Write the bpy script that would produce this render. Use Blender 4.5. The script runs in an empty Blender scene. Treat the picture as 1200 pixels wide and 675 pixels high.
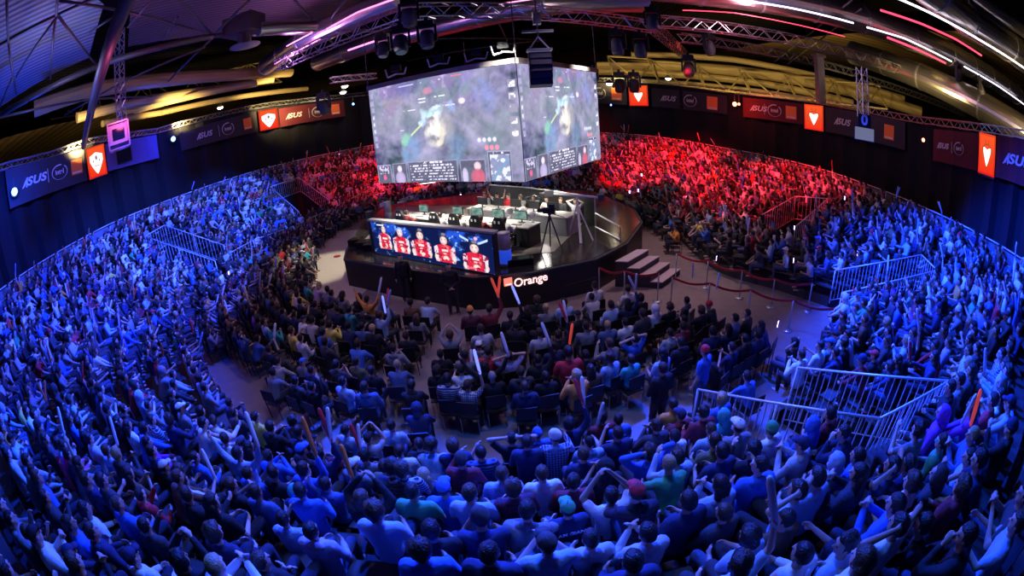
import bpy, bmesh, math, random
import numpy as np
from mathutils import Matrix, Vector, noise as mnoise
random.seed(7); RNG = np.random.default_rng(11)
PI = math.pi; R = math.radians
C = bpy.context.scene.collection

# ------------------------------------------------------------------ camera (fisheye seen from the top of the near stand)
H = 6.2
QF, QP, QR = 530.0, R(22.5), R(4.8)
cd = bpy.data.cameras.new('camera'); cam = bpy.data.objects.new('camera', cd); C.objects.link(cam)
cd.type = 'PANO'; cd.panorama_type = 'FISHEYE_EQUISOLID'; cd.sensor_width = 36; cd.sensor_fit = 'HORIZONTAL'
cd.fisheye_lens = 36 * QF / 1200; cd.fisheye_fov = R(200); cd.clip_start = 0.05; cd.clip_end = 500
cam.matrix_world = Matrix.Translation((0, 0, H)) @ Matrix.Rotation(PI / 2 - QP, 4, 'X') @ Matrix.Rotation(-QR, 4, 'Z')
bpy.context.scene.camera = cam

def ray(x, y):
    dx = x - 600; dy = 337.5 - y
    c, s = math.cos(QR), math.sin(QR); dx, dy = c * dx + s * dy, -s * dx + c * dy
    r = math.hypot(dx, dy) + 1e-9; th = 2 * math.asin(min(r / 2 / QF, 1))
    a, b, cz = math.sin(th) * dx / r, math.sin(th) * dy / r, math.cos(th)
    return Vector((a, cz * math.cos(QP) + b * math.sin(QP), -cz * math.sin(QP) + b * math.cos(QP)))
def proj(p):
    v = (Vector(p) - Vector((0, 0, H))).normalized()
    cz = v.y * math.cos(QP) - v.z * math.sin(QP); b = v.y * math.sin(QP) + v.z * math.cos(QP); a = v.x
    th = math.acos(max(-1, min(1, cz))); r = 2 * QF * math.sin(th / 2); h = math.hypot(a, b) + 1e-12
    dx, dy = r * a / h, r * b / h
    c, s = math.cos(QR), math.sin(QR); dx, dy = c * dx - s * dy, s * dx + c * dy
    return 600 + dx, 337.5 - dy
def W(x, y, z):                    # where the line of sight crosses height z
    v = ray(x, y); return Vector((0, 0, H)) + v * ((z - H) / v.z)
def PD(x, y, D):                   # the point at horizontal distance D
    v = ray(x, y); return Vector((0, 0, H)) + v * (D / math.hypot(v.x, v.y))

# ------------------------------------------------------------------ materials
def mat(name, col=(.5, .5, .5), rough=.6, metal=0.0, emit=None, es=0.0, bump=0.0, bscale=20, var=0.0):
    m = bpy.data.materials.new(name); m.use_nodes = True; nt = m.node_tree; b = nt.nodes['Principled BSDF']
    b.inputs['Base Color'].default_value = (*col, 1); b.inputs['Roughness'].default_value = rough
    b.inputs['Metallic'].default_value = metal
    if emit: b.inputs['Emission Color'].default_value = (*emit, 1); b.inputs['Emission Strength'].default_value = es
    if bump or var:
        tc = nt.nodes.new('ShaderNodeTexCoord'); nz = nt.nodes.new('ShaderNodeTexNoise'); nz.inputs['Scale'].default_value = bscale
        nz.inputs['Detail'].default_value = 3; nt.links.new(tc.outputs['Object'], nz.inputs['Vector'])
        if bump:
            bp = nt.nodes.new('ShaderNodeBump'); bp.inputs['Strength'].default_value = bump; bp.inputs['Distance'].default_value = .02
            nt.links.new(nz.outputs['Fac'], bp.inputs['Height']); nt.links.new(bp.outputs['Normal'], b.inputs['Normal'])
        if var:
            mx = nt.nodes.new('ShaderNodeMix'); mx.data_type = 'RGBA'
            mx.inputs[6].default_value = (*[c * (1 - var) for c in col], 1); mx.inputs[7].default_value = (*[min(1, c * (1 + var)) for c in col], 1)
            nt.links.new(nz.outputs['Fac'], mx.inputs[0]); nt.links.new(mx.outputs[2], b.inputs['Base Color'])
    return m
def objcol_mat(name, rough=.8, bump=0.0, bscale=12, pattern=None, attr=None):
    m = bpy.data.materials.new(name); m.use_nodes = True; nt = m.node_tree; b = nt.nodes['Principled BSDF']
    b.inputs['Roughness'].default_value = rough
    if attr:
        oi = nt.nodes.new('ShaderNodeAttribute'); oi.attribute_name = attr; src = oi.outputs['Color']
    else:
        oi = nt.nodes.new('ShaderNodeObjectInfo'); src = oi.outputs['Color']
    tc = nt.nodes.new('ShaderNodeTexCoord')
    if pattern:
        mx = nt.nodes.new('ShaderNodeMix'); mx.data_type = 'RGBA'
        w = nt.nodes.new('ShaderNodeTexWave'); w.wave_type = 'BANDS'; w.bands_direction = 'Z'; w.inputs['Scale'].default_value = 7
        nt.links.new(tc.outputs['Object'], w.inputs['Vector'])
        gt = nt.nodes.new('ShaderNodeMath'); gt.operation = 'GREATER_THAN'; gt.inputs[1].default_value = .5
        nt.links.new(w.outputs['Fac'], gt.inputs[0]); fac = gt.outputs[0]
        if pattern == 'plaid':
            w2 = nt.nodes.new('ShaderNodeTexWave'); w2.bands_direction = 'X'; w2.inputs['Scale'].default_value = 7
            nt.links.new(tc.outputs['Object'], w2.inputs['Vector'])
            g2 = nt.nodes.new('ShaderNodeMath'); g2.operation = 'GREATER_THAN'; g2.inputs[1].default_value = .5
            nt.links.new(w2.outputs['Fac'], g2.inputs[0])
            ad = nt.nodes.new('ShaderNodeMath'); ad.operation = 'MULTIPLY_ADD'; ad.inputs[1].default_value = .5
            nt.links.new(g2.outputs[0], ad.inputs[0])
            hf = nt.nodes.new('ShaderNodeMath'); hf.operation = 'MULTIPLY'; hf.inputs[1].default_value = .5
            nt.links.new(gt.outputs[0], hf.inputs[0]); nt.links.new(hf.outputs[0], ad.inputs[2]); fac = ad.outputs[0]
        nt.links.new(fac, mx.inputs[0]); nt.links.new(src, mx.inputs[6]); mx.inputs[7].default_value = (.02, .02, .05, 1)
        src = mx.outputs[2]
    nt.links.new(src, b.inputs['Base Color'])
    if bump:
        nz = nt.nodes.new('ShaderNodeTexNoise'); nz.inputs['Scale'].default_value = bscale; nt.links.new(tc.outputs['Object'], nz.inputs['Vector'])
        bp = nt.nodes.new('ShaderNodeBump'); bp.inputs['Strength'].default_value = bump; bp.inputs['Distance'].default_value = .03
        nt.links.new(nz.outputs['Fac'], bp.inputs['Height']); nt.links.new(bp.outputs['Normal'], b.inputs['Normal'])
    return m
def screen_mat(name, strength):
    m = bpy.data.materials.new(name); m.use_nodes = True; nt = m.node_tree; nt.nodes.clear()
    a = nt.nodes.new('ShaderNodeAttribute'); a.attribute_name = 'Col'; e = nt.nodes.new('ShaderNodeEmission'); e.inputs['Strength'].default_value = strength
    o = nt.nodes.new('ShaderNodeOutputMaterial'); nt.links.new(a.outputs['Color'], e.inputs['Color']); nt.links.new(e.outputs[0], o.inputs['Surface'])
    return m
M = dict(
    skin=objcol_mat('skin', .55), cloth=objcol_mat('cloth', .85, 1.0, 7), hair=objcol_mat('hair', .45, .6, 60),
    striped=objcol_mat('striped_cloth', .85, .4, 12, 'stripe'), plaid=objcol_mat('checked_cloth', .85, .4, 12, 'plaid'),
    crowd=objcol_mat('crowd_cloth_and_skin', .75, attr='Col'),
    paint=objcol_mat('painted', .5), balloon=objcol_mat('inflated_plastic', .3),
    eye=mat('eye_dark', (.02, .015, .01), .3), lip=mat('lip', (.35, .12, .1), .5),
    floor=mat('hall_floor', (.23, .19, .18), .55, bump=.15, bscale=3, var=.25),
    beige=mat('pale_floor_boards', (.62, .55, .40), .6, bump=.1, bscale=4, var=.1),
    deck=mat('stand_deck', (.05, .045, .045), .8, bump=.2, var=.3, bscale=6),
    drape=mat('black_drape', (.010, .010, .014), .95, bump=.4, bscale=5),
    stage_top=mat('stage_gloss', (.030, .028, .026), .16, bump=.06, bscale=5, var=.5), stage_pale=mat('stage_vinyl', (.26, .25, .21), .3, bump=.05, bscale=8, var=.15),
    black=mat('black_paint', (.012, .012, .013), .45), blackg=mat('black_gloss', (.01, .01, .01), .2), darkg=mat('dark_grey', (.06, .06, .065), .6),
    steel=mat('galvanised_steel', (.55, .56, .6), .35, .8, bump=.1, bscale=30), alu=mat('truss_aluminium', (.62, .62, .66), .3, .85),
    iron=mat('roof_steel', (.13, .12, .12), .5, .5, bump=.1), duct=mat('duct_metal', (.50, .47, .42), .28, .9, bump=.25, bscale=2),
    whitep=mat('white_paint', (.7, .7, .68), .5), desk=mat('desk_top', (.45, .45, .42), .4), deskside=mat('desk_side', (.18, .18, .19), .5),
    silver=mat('silver_paint', (.75, .76, .8), .25, .3), gold=mat('amber_lit_steel', (.50, .38, .17), .45, .2, bump=.1, bscale=2), rope=mat('red_rope', (.45, .02, .03), .7), step=mat('step_top', (.55, .47, .48), .6), stepside=mat('step_side', (.05, .04, .045), .7),  # gold: amber hall light put into the steel colour
    glass=mat('dark_glass', (.02, .02, .025), .08), orange=mat('orange_square', (.9, .16, .03), .6, emit=(1, .2, .08), es=.05),
    bn_dark=mat('banner_dark', (.045, .04, .05), .8, bump=.5, bscale=2.5), bn_red=mat('banner_maroon', (.14, .015, .025), .8, bump=.5, bscale=2.5),
    bn_text=mat('banner_lettering', (.75, .75, .8), .7), logo_lit=mat('lit_lettering', (1, .85, .8), .4, emit=(1, .62, .58), es=1.5),
    sq_lit=mat('lit_square', (1, .3, .2), .4, emit=(1, .23, .15), es=1.1), lens=mat('lamp_lens', (.12, .13, .15), .1),
    blue_lamp=mat('blue_lamp', (1, 1, 1), .3, emit=(.12, .3, 1), es=14), red_lamp=mat('red_lamp', (1, .2, .1), .3, emit=(1, .12, .05), es=22),
    panel=mat('panel_light_face', (1, 1, 1), .3, emit=(1, .95, .88), es=6), warm_lamp=mat('warm_lamp', (1, 1, 1), .3, emit=(1, .85, .6), es=25), streak_w=mat('streak_white', (1, 1, 1), .3, emit=(.85, .75, 1), es=3.2),  # panel: face of the panels added under the screen cube
    streak_r=mat('streak_red', (1, .2, .2), .3, emit=(1, .05, .12), es=2.2), streak_p=mat('streak_pink', (1, .4, .7), .3, emit=(1, .25, .6), es=2.4),
    fridge_blue=mat('cooler_blue', (.02, .06, .5), .3, emit=(.02, .08, .8), es=.6), hat=mat('white_gloss', (.85, .85, .85), .3),
    phone=mat('phone_light', (1, 1, 1), .3, emit=(.45, .3, 1), es=14), glow_red=mat('glow_stick_red', (1, .12, .06), .4, emit=(1, .10, .05), es=.35),
    glow_blue=mat('glow_stick_blue', (.3, .4, 1), .4, emit=(.2, .25, 1), es=1.3),
)
def corrugated(name, col, rough=.6, scale=9.0, dirn='X', emit=0, rot=0):
    m = bpy.data.materials.new(name); m.use_nodes = True; nt = m.node_tree; b = nt.nodes['Principled BSDF']
    tc = nt.nodes.new('ShaderNodeTexCoord'); w = nt.nodes.new('ShaderNodeTexWave'); w.bands_direction = dirn; w.inputs['Scale'].default_value = scale; w.inputs['Distortion'].default_value = .2
    mp = nt.nodes.new('ShaderNodeMapping'); mp.inputs['Rotation'].default_value = (0, 0, R(rot)); nt.links.new(tc.outputs['Object'], mp.inputs['Vector']); nt.links.new(mp.outputs[0], w.inputs['Vector']); r = nt.nodes.new('ShaderNodeMix'); r.data_type = 'RGBA'
    r.inputs[6].default_value = (*[c * .55 for c in col], 1); r.inputs[7].default_value = (*col, 1)
    b.inputs['Specular IOR Level'].default_value = .08; nt.links.new(w.outputs['Fac'], r.inputs[0]); nt.links.new(r.outputs[2], b.inputs['Base Color']); b.inputs['Roughness'].default_value = rough
    bp = nt.nodes.new('ShaderNodeBump'); bp.inputs['Distance'].default_value = .1; nt.links.new(w.outputs['Fac'], bp.inputs['Height']); nt.links.new(bp.outputs['Normal'], b.inputs['Normal'])
    return m
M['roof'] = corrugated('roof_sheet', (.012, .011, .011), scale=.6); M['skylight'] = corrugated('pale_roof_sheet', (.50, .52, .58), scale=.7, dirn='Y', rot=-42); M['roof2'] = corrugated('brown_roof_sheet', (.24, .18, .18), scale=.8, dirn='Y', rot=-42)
M['roof_gold'] = corrugated('amber_lit_roof_sheet', (.30, .21, .09), scale=.25, dirn='Y')  # amber light beyond the drapes put into the sheet colour
M['scr_big'] = screen_mat('led_screen_picture', 1.0); M['scr_team'] = screen_mat('led_wall_picture', 1.25); M['scr_flag'] = screen_mat('lit_banner_picture', 1.5); M['scr_mon'] = screen_mat('monitor_picture', .9)

# ------------------------------------------------------------------ mesh helpers
class MB:
    def __init__(s): s.v = []; s.f = []; s.mi = []; s.cur = 0
    def add(s, vs, fs):
        o = len(s.v); s.v += [tuple(p) for p in vs]; s.f += [tuple(i + o for i in f) for f in fs]; s.mi += [s.cur] * len(fs); return s
    def box(s, cx, cy, cz, sx, sy, sz, rz=0.0):
        a = []; c, n = math.cos(rz), math.sin(rz)
        for z in (-.5, .5):
            for x, y in ((-.5, -.5), (.5, -.5), (.5, .5), (-.5, .5)):
                X, Y = x * sx, y * sy; a.append((cx + X * c - Y * n, cy + X * n + Y * c, cz + z * sz))
        return s.add(a, [(3, 2, 1, 0), (4, 5, 6, 7), (0, 1, 5, 4), (1, 2, 6, 5), (2, 3, 7, 6), (3, 0, 4, 7)])
    def tube(s, p, q, r, r2=None, n=6, cap=True):
        p, q = Vector(p), Vector(q); d = q - p
        if d.length < 1e-6: return s
        r2 = r if r2 is None else r2; d.normalize(); u = d.orthogonal().normalized(); w = d.cross(u)
        a = []
        for c, rr in ((p, r), (q, r2)):
            for i in range(n):
                t = 2 * PI * i / n; a.append(c + (u * math.cos(t) + w * math.sin(t)) * rr)
        fs = [(i, (i + 1) % n, n + (i + 1) % n, n + i) for i in range(n)]
        if cap: fs += [tuple(range(n - 1, -1, -1)), tuple(range(n, 2 * n))]
        return s.add(a, fs)
    def bar(s, p, q, w, h=None):       # square section bar
        h = w if h is None else h; p, q = Vector(p), Vector(q); d = (q - p).normalized()
        u = d.cross(Vector((0, 0, 1))); u = u.normalized() if u.length > 1e-3 else Vector((1, 0, 0)); t = u.cross(d).normalized()
        a = [c + u * i * w / 2 + t * j * h / 2 for c in (p, q) for i, j in ((-1, -1), (1, -1), (1, 1), (-1, 1))]
        return s.add(a, [(3, 2, 1, 0), (4, 5, 6, 7), (0, 1, 5, 4), (1, 2, 6, 5), (2, 3, 7, 6), (3, 0, 4, 7)])
    def path(s, pts, r, n=6):
        for a, b in zip(pts[:-1], pts[1:]): s.tube(a, b, r, n=n)
        return s
    def quad(s, a, b, c, d): return s.add([a, b, c, d], [(0, 1, 2, 3)])
    def ell(s, c, rad, nu=12, nv=8, rot=None):
        vs = [(0, 0, 1)]; 
        for j in range(1, nv):
            for i in range(nu):
                t = PI * j / nv; p = 2 * PI * i / nu; vs.append((math.sin(t) * math.cos(p), math.sin(t) * math.sin(p), math.cos(t)))
        vs.append((0, 0, -1)); out = []
        for v in vs:
            q = Vector((v[0] * rad[0], v[1] * rad[1], v[2] * rad[2]))
            if rot is not None: q = rot @ q
            out.append(q + Vector(c))
        fs = [(0, 1 + i, 1 + (i + 1) % nu) for i in range(nu)]
        for j in range(nv - 2):
            for i in range(nu):
                a = 1 + j * nu; fs.append((a + i, a + nu + i, a + nu + (i + 1) % nu, a + (i + 1) % nu))
        L = len(vs) - 1; a = 1 + (nv - 2) * nu; fs += [(a + i, L, a + (i + 1) % nu) for i in range(nu)]
        return s.add(out, fs)
    def caps(s, p, q, r1, r2, n=10):   # round cone, closed
        p, q = Vector(p), Vector(q); d = q - p; L = d.length; d = d.normalized() if L > 1e-6 else Vector((0, 0, 1))
        u = d.orthogonal().normalized(); w = d.cross(u); rings = []
        for k in range(1, 4): t = PI / 2 * k / 3; rings.append((p - d * r1 * math.cos(t), r1 * math.sin(t)))
        for k in range(0, 3): t = PI / 2 * k / 3; rings.append((q + d * r2 * math.sin(t), r2 * math.cos(t)))
        a = [p - d * r1]
        for c, rr in rings:
            for i in range(n): t = 2 * PI * i / n; a.append(c + (u * math.cos(t) + w * math.sin(t)) * rr)
        a.append(q + d * r2); fs = [(0, 1 + (i + 1) % n, 1 + i) for i in range(n)]
        for j in range(len(rings) - 1):
            b = 1 + j * n; fs += [(b + i, b + (i + 1) % n, b + n + (i + 1) % n, b + n + i) for i in range(n)]
        b = 1 + (len(rings) - 1) * n; fs += [(b + i, b + (i + 1) % n, len(a) - 1) for i in range(n)]
        return s.add(a, fs)
    def prism(s, poly, z0, z1):
        n = len(poly); a = [(x, y, z0) for x, y in poly] + [(x, y, z1) for x, y in poly]
        return s.add(a, [tuple(range(n - 1, -1, -1)), tuple(range(n, 2 * n))] + [(i, (i + 1) % n, n + (i + 1) % n, n + i) for i in range(n)])
    def lathe(s, prof, c=(0, 0, 0), n=16):
        a = []
        for r, z in prof:
            for i in range(n): t = 2 * PI * i / n; a.append((c[0] + r * math.cos(t), c[1] + r * math.sin(t), c[2] + z))
        fs = []
        for j in range(len(prof) - 1): fs += [(j * n + i, j * n + (i + 1) % n, (j + 1) * n + (i + 1) % n, (j + 1) * n + i) for i in range(n)]
        fs += [tuple(range(n - 1, -1, -1)), tuple(range((len(prof) - 1) * n, len(prof) * n))]
        return s.add(a, fs)
    def mesh(s, name, mats, smooth=False):
        me = bpy.data.meshes.new(name); me.from_pydata(s.v, [], s.f)
        for m in (mats if isinstance(mats, (list, tuple)) else [mats]): me.materials.append(M[m] if isinstance(m, str) else m)
        if any(s.mi): me.polygons.foreach_set('material_index', s.mi)
        if smooth: me.polygons.foreach_set('use_smooth', [True] * len(me.polygons))
        me.update(); return me
    def build(s, name, mats, parent=None, smooth=False, loc=None):
        return link(name, s.mesh(name, mats, smooth), parent, loc)
def link(name, me, parent=None, loc=None):
    o = bpy.data.objects.new(name, me); C.objects.link(o)
    if parent is not None: o.parent = parent
    if loc is not None: o.location = loc
    return o
def tag(o, label=None, cat=None, group=None, kind=None):
    if label: o['label'] = label
    if cat: o['category'] = cat
    if group: o['group'] = group
    if kind: o['kind'] = kind
    return o
def thing(name, label, cat, loc=(0, 0, 0), rz=0.0, group=None):
    o = bpy.data.objects.new(name, None); C.objects.link(o); o.location = loc; o.rotation_euler = (0, 0, rz); o.empty_display_size = .2
    return tag(o, label, cat, group)
def struct(name, mb, m, smooth=False): return tag(mb.build(name, m, smooth=smooth), kind='structure')
def copy_tree(o, parent=None):
    c = o.copy(); C.objects.link(c)
    if parent is not None: c.parent = parent
    for ch in list(o.children): copy_tree(ch, c)
    return c
def text_mesh(txt, size, depth=.01, shear=0.0, bold=0.0, spacing=1.0):
    cu = bpy.data.curves.new('t', 'FONT'); cu.body = txt; cu.size = size; cu.extrude = depth; cu.shear = shear; cu.offset = bold; cu.space_character = spacing
    cu.align_x = 'CENTER'; cu.align_y = 'CENTER'; o = bpy.data.objects.new('t', cu); C.objects.link(o)
    bpy.context.view_layer.update(); me = bpy.data.meshes.new_from_object(o.evaluated_get(bpy.context.evaluated_depsgraph_get())); bpy.data.objects.remove(o); return me
def frame_matrix(origin, right, up):
    x = Vector(right).normalized(); z = x.cross(Vector(up)).normalized(); y = z.cross(x)
    m = Matrix((x, y, z)).transposed().to_4x4(); m.translation = origin; return m

# ------------------------------------------------------------------ plan of the arena
INNER = [(-10.8, 35), (-13.4, 25), (-14.6, 20), (-14.9, 15.8), (-12.3, 12.6), (-10.1, 10.2), (-7.6, 7.8), (-5.2, 6.1), (-3.4, 5.4), (-1.2, 5.2), (.6, 5.2), (2.8, 5.6), (6.1, 6.6), (9.2, 8.5), (10.9, 10.1),
         (9.7, 12.4), (8.0, 14.9), (8.0, 19), (8.0, 24), (6.3, 28.5), (0, 30.3), (-7, 32)]
OUTER = [(-12.1, 39.6), (-17.7, 30.7), (-19.6, 23.4), (-21.3, 16.6), (-22.3, 11.3), (-22.4, 7), (-21.8, 2.5), (-17.5, -2), (-9, -3.2), (0, -2.6), (8, -2.4), (13.5, .5), (16.1, 5.3), (16.9, 10.6), (17.5, 17.2),
         (17.2, 20.8), (16.2, 24.1), (14.7, 27.8), (13.0, 31.6), (9.5, 35.6), (0, 40.3), (-6, 41.2)]
ZTOP = [(-12.1, 39.6, 3.5), (-17.7, 30.7, 3.7), (-21.3, 16.6, 3.75), (-22.4, 7, 3.4), (-17.5, -2, 3.7), (-9, -3.2, 4.1), (0, -2.6, 4.2), (8, -2.4, 4.0), (13.5, .5, 3.0), (16.1, 5.3, 2.3), (16.9, 10.6, 2.3), (17.5, 17.2, 2.3), (14.7, 27.8, 2.5), (9.5, 35.6, 2.9), (0, 40.3, 3.3)]
def catmull(P, n=8):
    out = []
    for i in range(len(P)):
        p0, p1, p2, p3 = [Vector((*P[(i + k) % len(P)], 0)) for k in (-1, 0, 1, 2)]
        for j in range(n):
            t = j / n; out.append(tuple((0.5 * ((2 * p1) + (-p0 + p2) * t + (2 * p0 - 5 * p1 + 4 * p2 - p3) * t * t + (-p0 + 3 * p1 - 3 * p2 + p3) * t ** 3))[:2]))
    return np.array(out)
CI, CO = catmull(INNER), catmull(OUTER)
CEN = np.array([-2.0, 18.0])
def by_angle(P):
    a = np.arctan2(P[:, 1] - CEN[1], P[:, 0] - CEN[0]); r = np.hypot(P[:, 0] - CEN[0], P[:, 1] - CEN[1]); o = np.argsort(a); a, r = a[o], r[o]
    return np.r_[a[-3:] - 2 * PI, a, a[:3] + 2 * PI], np.r_[r[-3:], r, r[:3]]
IA, IR = by_angle(CI); OA, OR_ = by_angle(CO)
zt = np.array(ZTOP); ZA = np.arctan2(zt[:, 1] - CEN[1], zt[:, 0] - CEN[0]); o_ = np.argsort(ZA); ZA = ZA[o_]; ZZ = zt[o_, 2]; ZA = np.r_[ZA[-1] - 2 * PI, ZA, ZA[0] + 2 * PI]; ZZ = np.r_[ZZ[-1], ZZ, ZZ[0]]
def rin(a): return float(np.interp(a, IA, IR))
def rout(a): return float(np.interp(a, OA, OR_))
def ztop(a): return float(np.interp(a, ZA, ZZ))
def angle(x, y): return math.atan2(y - CEN[1], x - CEN[0])
def tier_t(x, y):
    a = angle(x, y); r = math.hypot(x - CEN[0], y - CEN[1]); return (r - rin(a)) / (rout(a) - rin(a))
def surf(x, y):                     # sloping line of the stand, floor = 0 inside
    t = tier_t(x, y)
    return 0.0 if t <= 0 else .25 + (ztop(angle(x, y)) - .25) * min(t, 1)
def hit(x, y, hh, tmax=60):
    v = ray(x, y); o = Vector((0, 0, H)); t = 1.0; last = None
    while t < tmax:
        p = o + v * t
        if p.z <= surf(p.x, p.y) + hh: return Vector((p.x, p.y, surf(p.x, p.y)))
        t += .03
    return None
def ap(a, r): return (CEN[0] + r * math.cos(a), CEN[1] + r * math.sin(a))
def inpoly(x, y, P):
    c = False; n = len(P)
    for i in range(n):
        x1, y1 = P[i][:2]; x2, y2 = P[i - 1][:2]
        if (y1 > y) != (y2 > y) and x < (x2 - x1) * (y - y1) / (y2 - y1) + x1: c = not c
    return c
# stair openings in the stand: pixels of the fence tops, open towards the middle
PITS_PX = {'near': [(818, 457), (1031, 491), (1112, 447), (935, 431)], 'right': [(987, 343), (1098, 317), (1080, 299), (978, 322)],
           'left': [(252, 306), (170, 277), (193, 264), (262, 287)], 'far_right': [(932, 266), (970, 233), (932, 230), (891, 253)], 'far_left': [(350, 248), (317, 219), (350, 208), (386, 235)]}
PITS = {}
for k, px in PITS_PX.items():
    PITS[k] = [hit(x, y, 1.1) for x, y in px]
    assert all(p is not None for p in PITS[k]), k
def in_pit(x, y): return any(inpoly(x, y, P) for P in PITS.values())

# ------------------------------------------------------------------ setting: floor, stands, drapes, roof
struct('floor', MB().quad((-45, -14, 0), (45, -14, 0), (45, 62, 0), (-45, 62, 0)), 'floor')
pf = MB().add([(-10.3, 15.2, .006), (-6.0, 14.3, .006), (-5.5, 17.5, .006), (-7.3, 18.2, .006), (-7.6, 26, .006), (-10.8, 27, .006), (-10.6, 20, .006)], [(0, 1, 2, 3, 4, 5, 6)])
struct('floor', pf, 'beige')
rows = {}
deck = MB(); NT = 13; NA = 900
def tier_z(a, k): return .25 + (ztop(a) - .25) * (k + .5) / NT
for ia in range(NA):
    a0 = -PI + 2 * PI * ia / NA; a1 = -PI + 2 * PI * (ia + 1) / NA; am = (a0 + a1) / 2
    for kk in range(NT * 4):
        k = kk // 4; t0, t1 = kk / NT / 4, (kk + 1) / NT / 4
        P = [ap(a, rin(a) + (rout(a) - rin(a)) * t) for a, t in ((a0, t0), (a1, t0), (a1, t1), (a0, t1))]
        cx = sum(p[0] for p in P) / 4; cy = sum(p[1] for p in P) / 4
        if in_pit(cx, cy): continue
        z = [tier_z(a0, k), tier_z(a1, k)]; zl = [tier_z(a0, k - 1) if k else 0, tier_z(a1, k - 1) if k else 0]
        deck.add([(*P[0], z[0]), (*P[1], z[1]), (*P[2], z[1]), (*P[3], z[0])] + ([] if kk % 4 else [(*P[0], zl[0]), (*P[1], zl[1])]), [(0, 3, 2, 1)] + ([] if kk % 4 else [(0, 1, 5, 4)]))
dk = struct('floor', deck, 'deck')
# fascia of the stair openings
for k, P in PITS.items():
    mb = MB()
    for i in range(3):
        a, b = P[i], P[i + 1]
        mb.quad((a.x, a.y, 0), (b.x, b.y, 0), (b.x, b.y, b.z + .02), (a.x, a.y, a.z + .02))
    struct('wall_' + k + '_opening', mb, 'drape')
# drape wall
WD_ = [(-110, 20), (-90, 24), (-75, 25.5), (-63, 27), (-52, 28.5), (-40, 32), (-30, 37), (-17, 43), (0, 46), (12, 44), (17, 41), (23, 37), (30, 34), (40, 30.5), (48, 27), (58, 22.5), (63, 20.5), (75, 18.5), (90, 18), (110, 17)]
def Dw(az): return float(np.interp(az, [a for a, _ in WD_], [d for _, d in WD_]))
def PW(x, y, off=0.0):
    v = ray(x, y); az = math.degrees(math.atan2(v.x, v.y)); return PD(x, y, Dw(az) - off)
TOPPX = [(0, 200), (54, 187), (104, 169), (187, 156), (306, 126), (400, 115), (560, 100), (720, 95), (852, 109), (942, 119), (1060, 142), (1145, 154), (1200, 163)]
tp = [PW(x, y) for x, y in TOPPX]; taz = [math.degrees(math.atan2(p.x, p.y)) for p in tp]; tz = [p.z for p in tp]
wl = MB(); rail = MB(); prev = None; fold = 0
sides = {}
for i in range(-110, 111):
    az = i; d = Dw(az) + .22 * math.sin(i * 2.1); z = float(np.interp(az, taz, tz)); p = (d * math.sin(R(az)), d * math.cos(R(az)))
    if prev: sides.setdefault('left' if az <= -25 else 'back' if az < 30 else 'right', MB()).quad((*prev[:2], 0), (*p, 0), (*p, z), (*prev[:2], prev[2]))
    prev = (*p, z)
for k, mb in sides.items(): struct('wall_' + k, mb, 'drape')
struct('wall_front', MB().quad((-18.8, -6.8, 0), (16, -5.8, 0), (16, -5.8, 9), (-18.8, -6.8, 9)), 'drape')
# truss that carries the drape
def truss(mb, A, B, w=.35, r=.03, n=None, tri=False):
    A, B = Vector(A), Vector(B); d = (B - A); L = d.length; d.normalize(); u = d.cross(Vector((0, 0, 1))).normalized(); t = u.cross(d).normalized()
    offs = [(-.5, -.5), (.5, -.5), (.5, .5), (-.5, .5)]; ch = [[A + u * w * i + t * w * j, B + u * w * i + t * w * j] for i, j in offs]
    for p, q in ch: mb.tube(p, q, r, n=5)
    n = n or max(2, int(L / (w * 1.05)))
    for s_ in range(n):
        f0, f1 = s_ / n, (s_ + 1) / n
        for k in range(4):
            a, b = ch[k], ch[(k + 1) % 4]
            if s_ % 2: a, b = b, a
            mb.tube(a[0].lerp(a[1], f0), b[0].lerp(b[1], f1), r * .6, n=4, cap=False)
    return mb
for seg, (lo, hi, where) in enumerate(((-88, -25, 'left'), (-25, 30, 'far'), (30, 88, 'right'))):
    mb = MB(); pr = None
    for i in range(lo, hi + 1, 3):
        d = Dw(i) - .2; p = Vector((d * math.sin(R(i)), d * math.cos(R(i)), float(np.interp(i, taz, tz)) + .15))
        if pr is not None: truss(mb, pr, p, .3, .025)
        pr = p
    tag(mb.build('drape_truss', 'alu'), 'aluminium lattice truss along the top of the %s black drape' % where, 'truss', 'trusses above the black drapes')
# ceiling
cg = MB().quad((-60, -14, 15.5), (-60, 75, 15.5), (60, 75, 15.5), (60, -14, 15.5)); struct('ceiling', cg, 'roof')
sk = MB()
def roofpoly(px, z): return [W(x, y, z) for x, y in px]
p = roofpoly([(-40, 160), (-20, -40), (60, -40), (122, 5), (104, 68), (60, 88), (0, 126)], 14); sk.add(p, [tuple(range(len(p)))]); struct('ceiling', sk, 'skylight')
p = roofpoly([(158, -30), (380, -30), (430, 0), (360, 34), (250, 40), (150, 55)], 14.2); struct('ceiling', MB().add(p, [tuple(range(len(p)))]), 'roof2')

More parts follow.
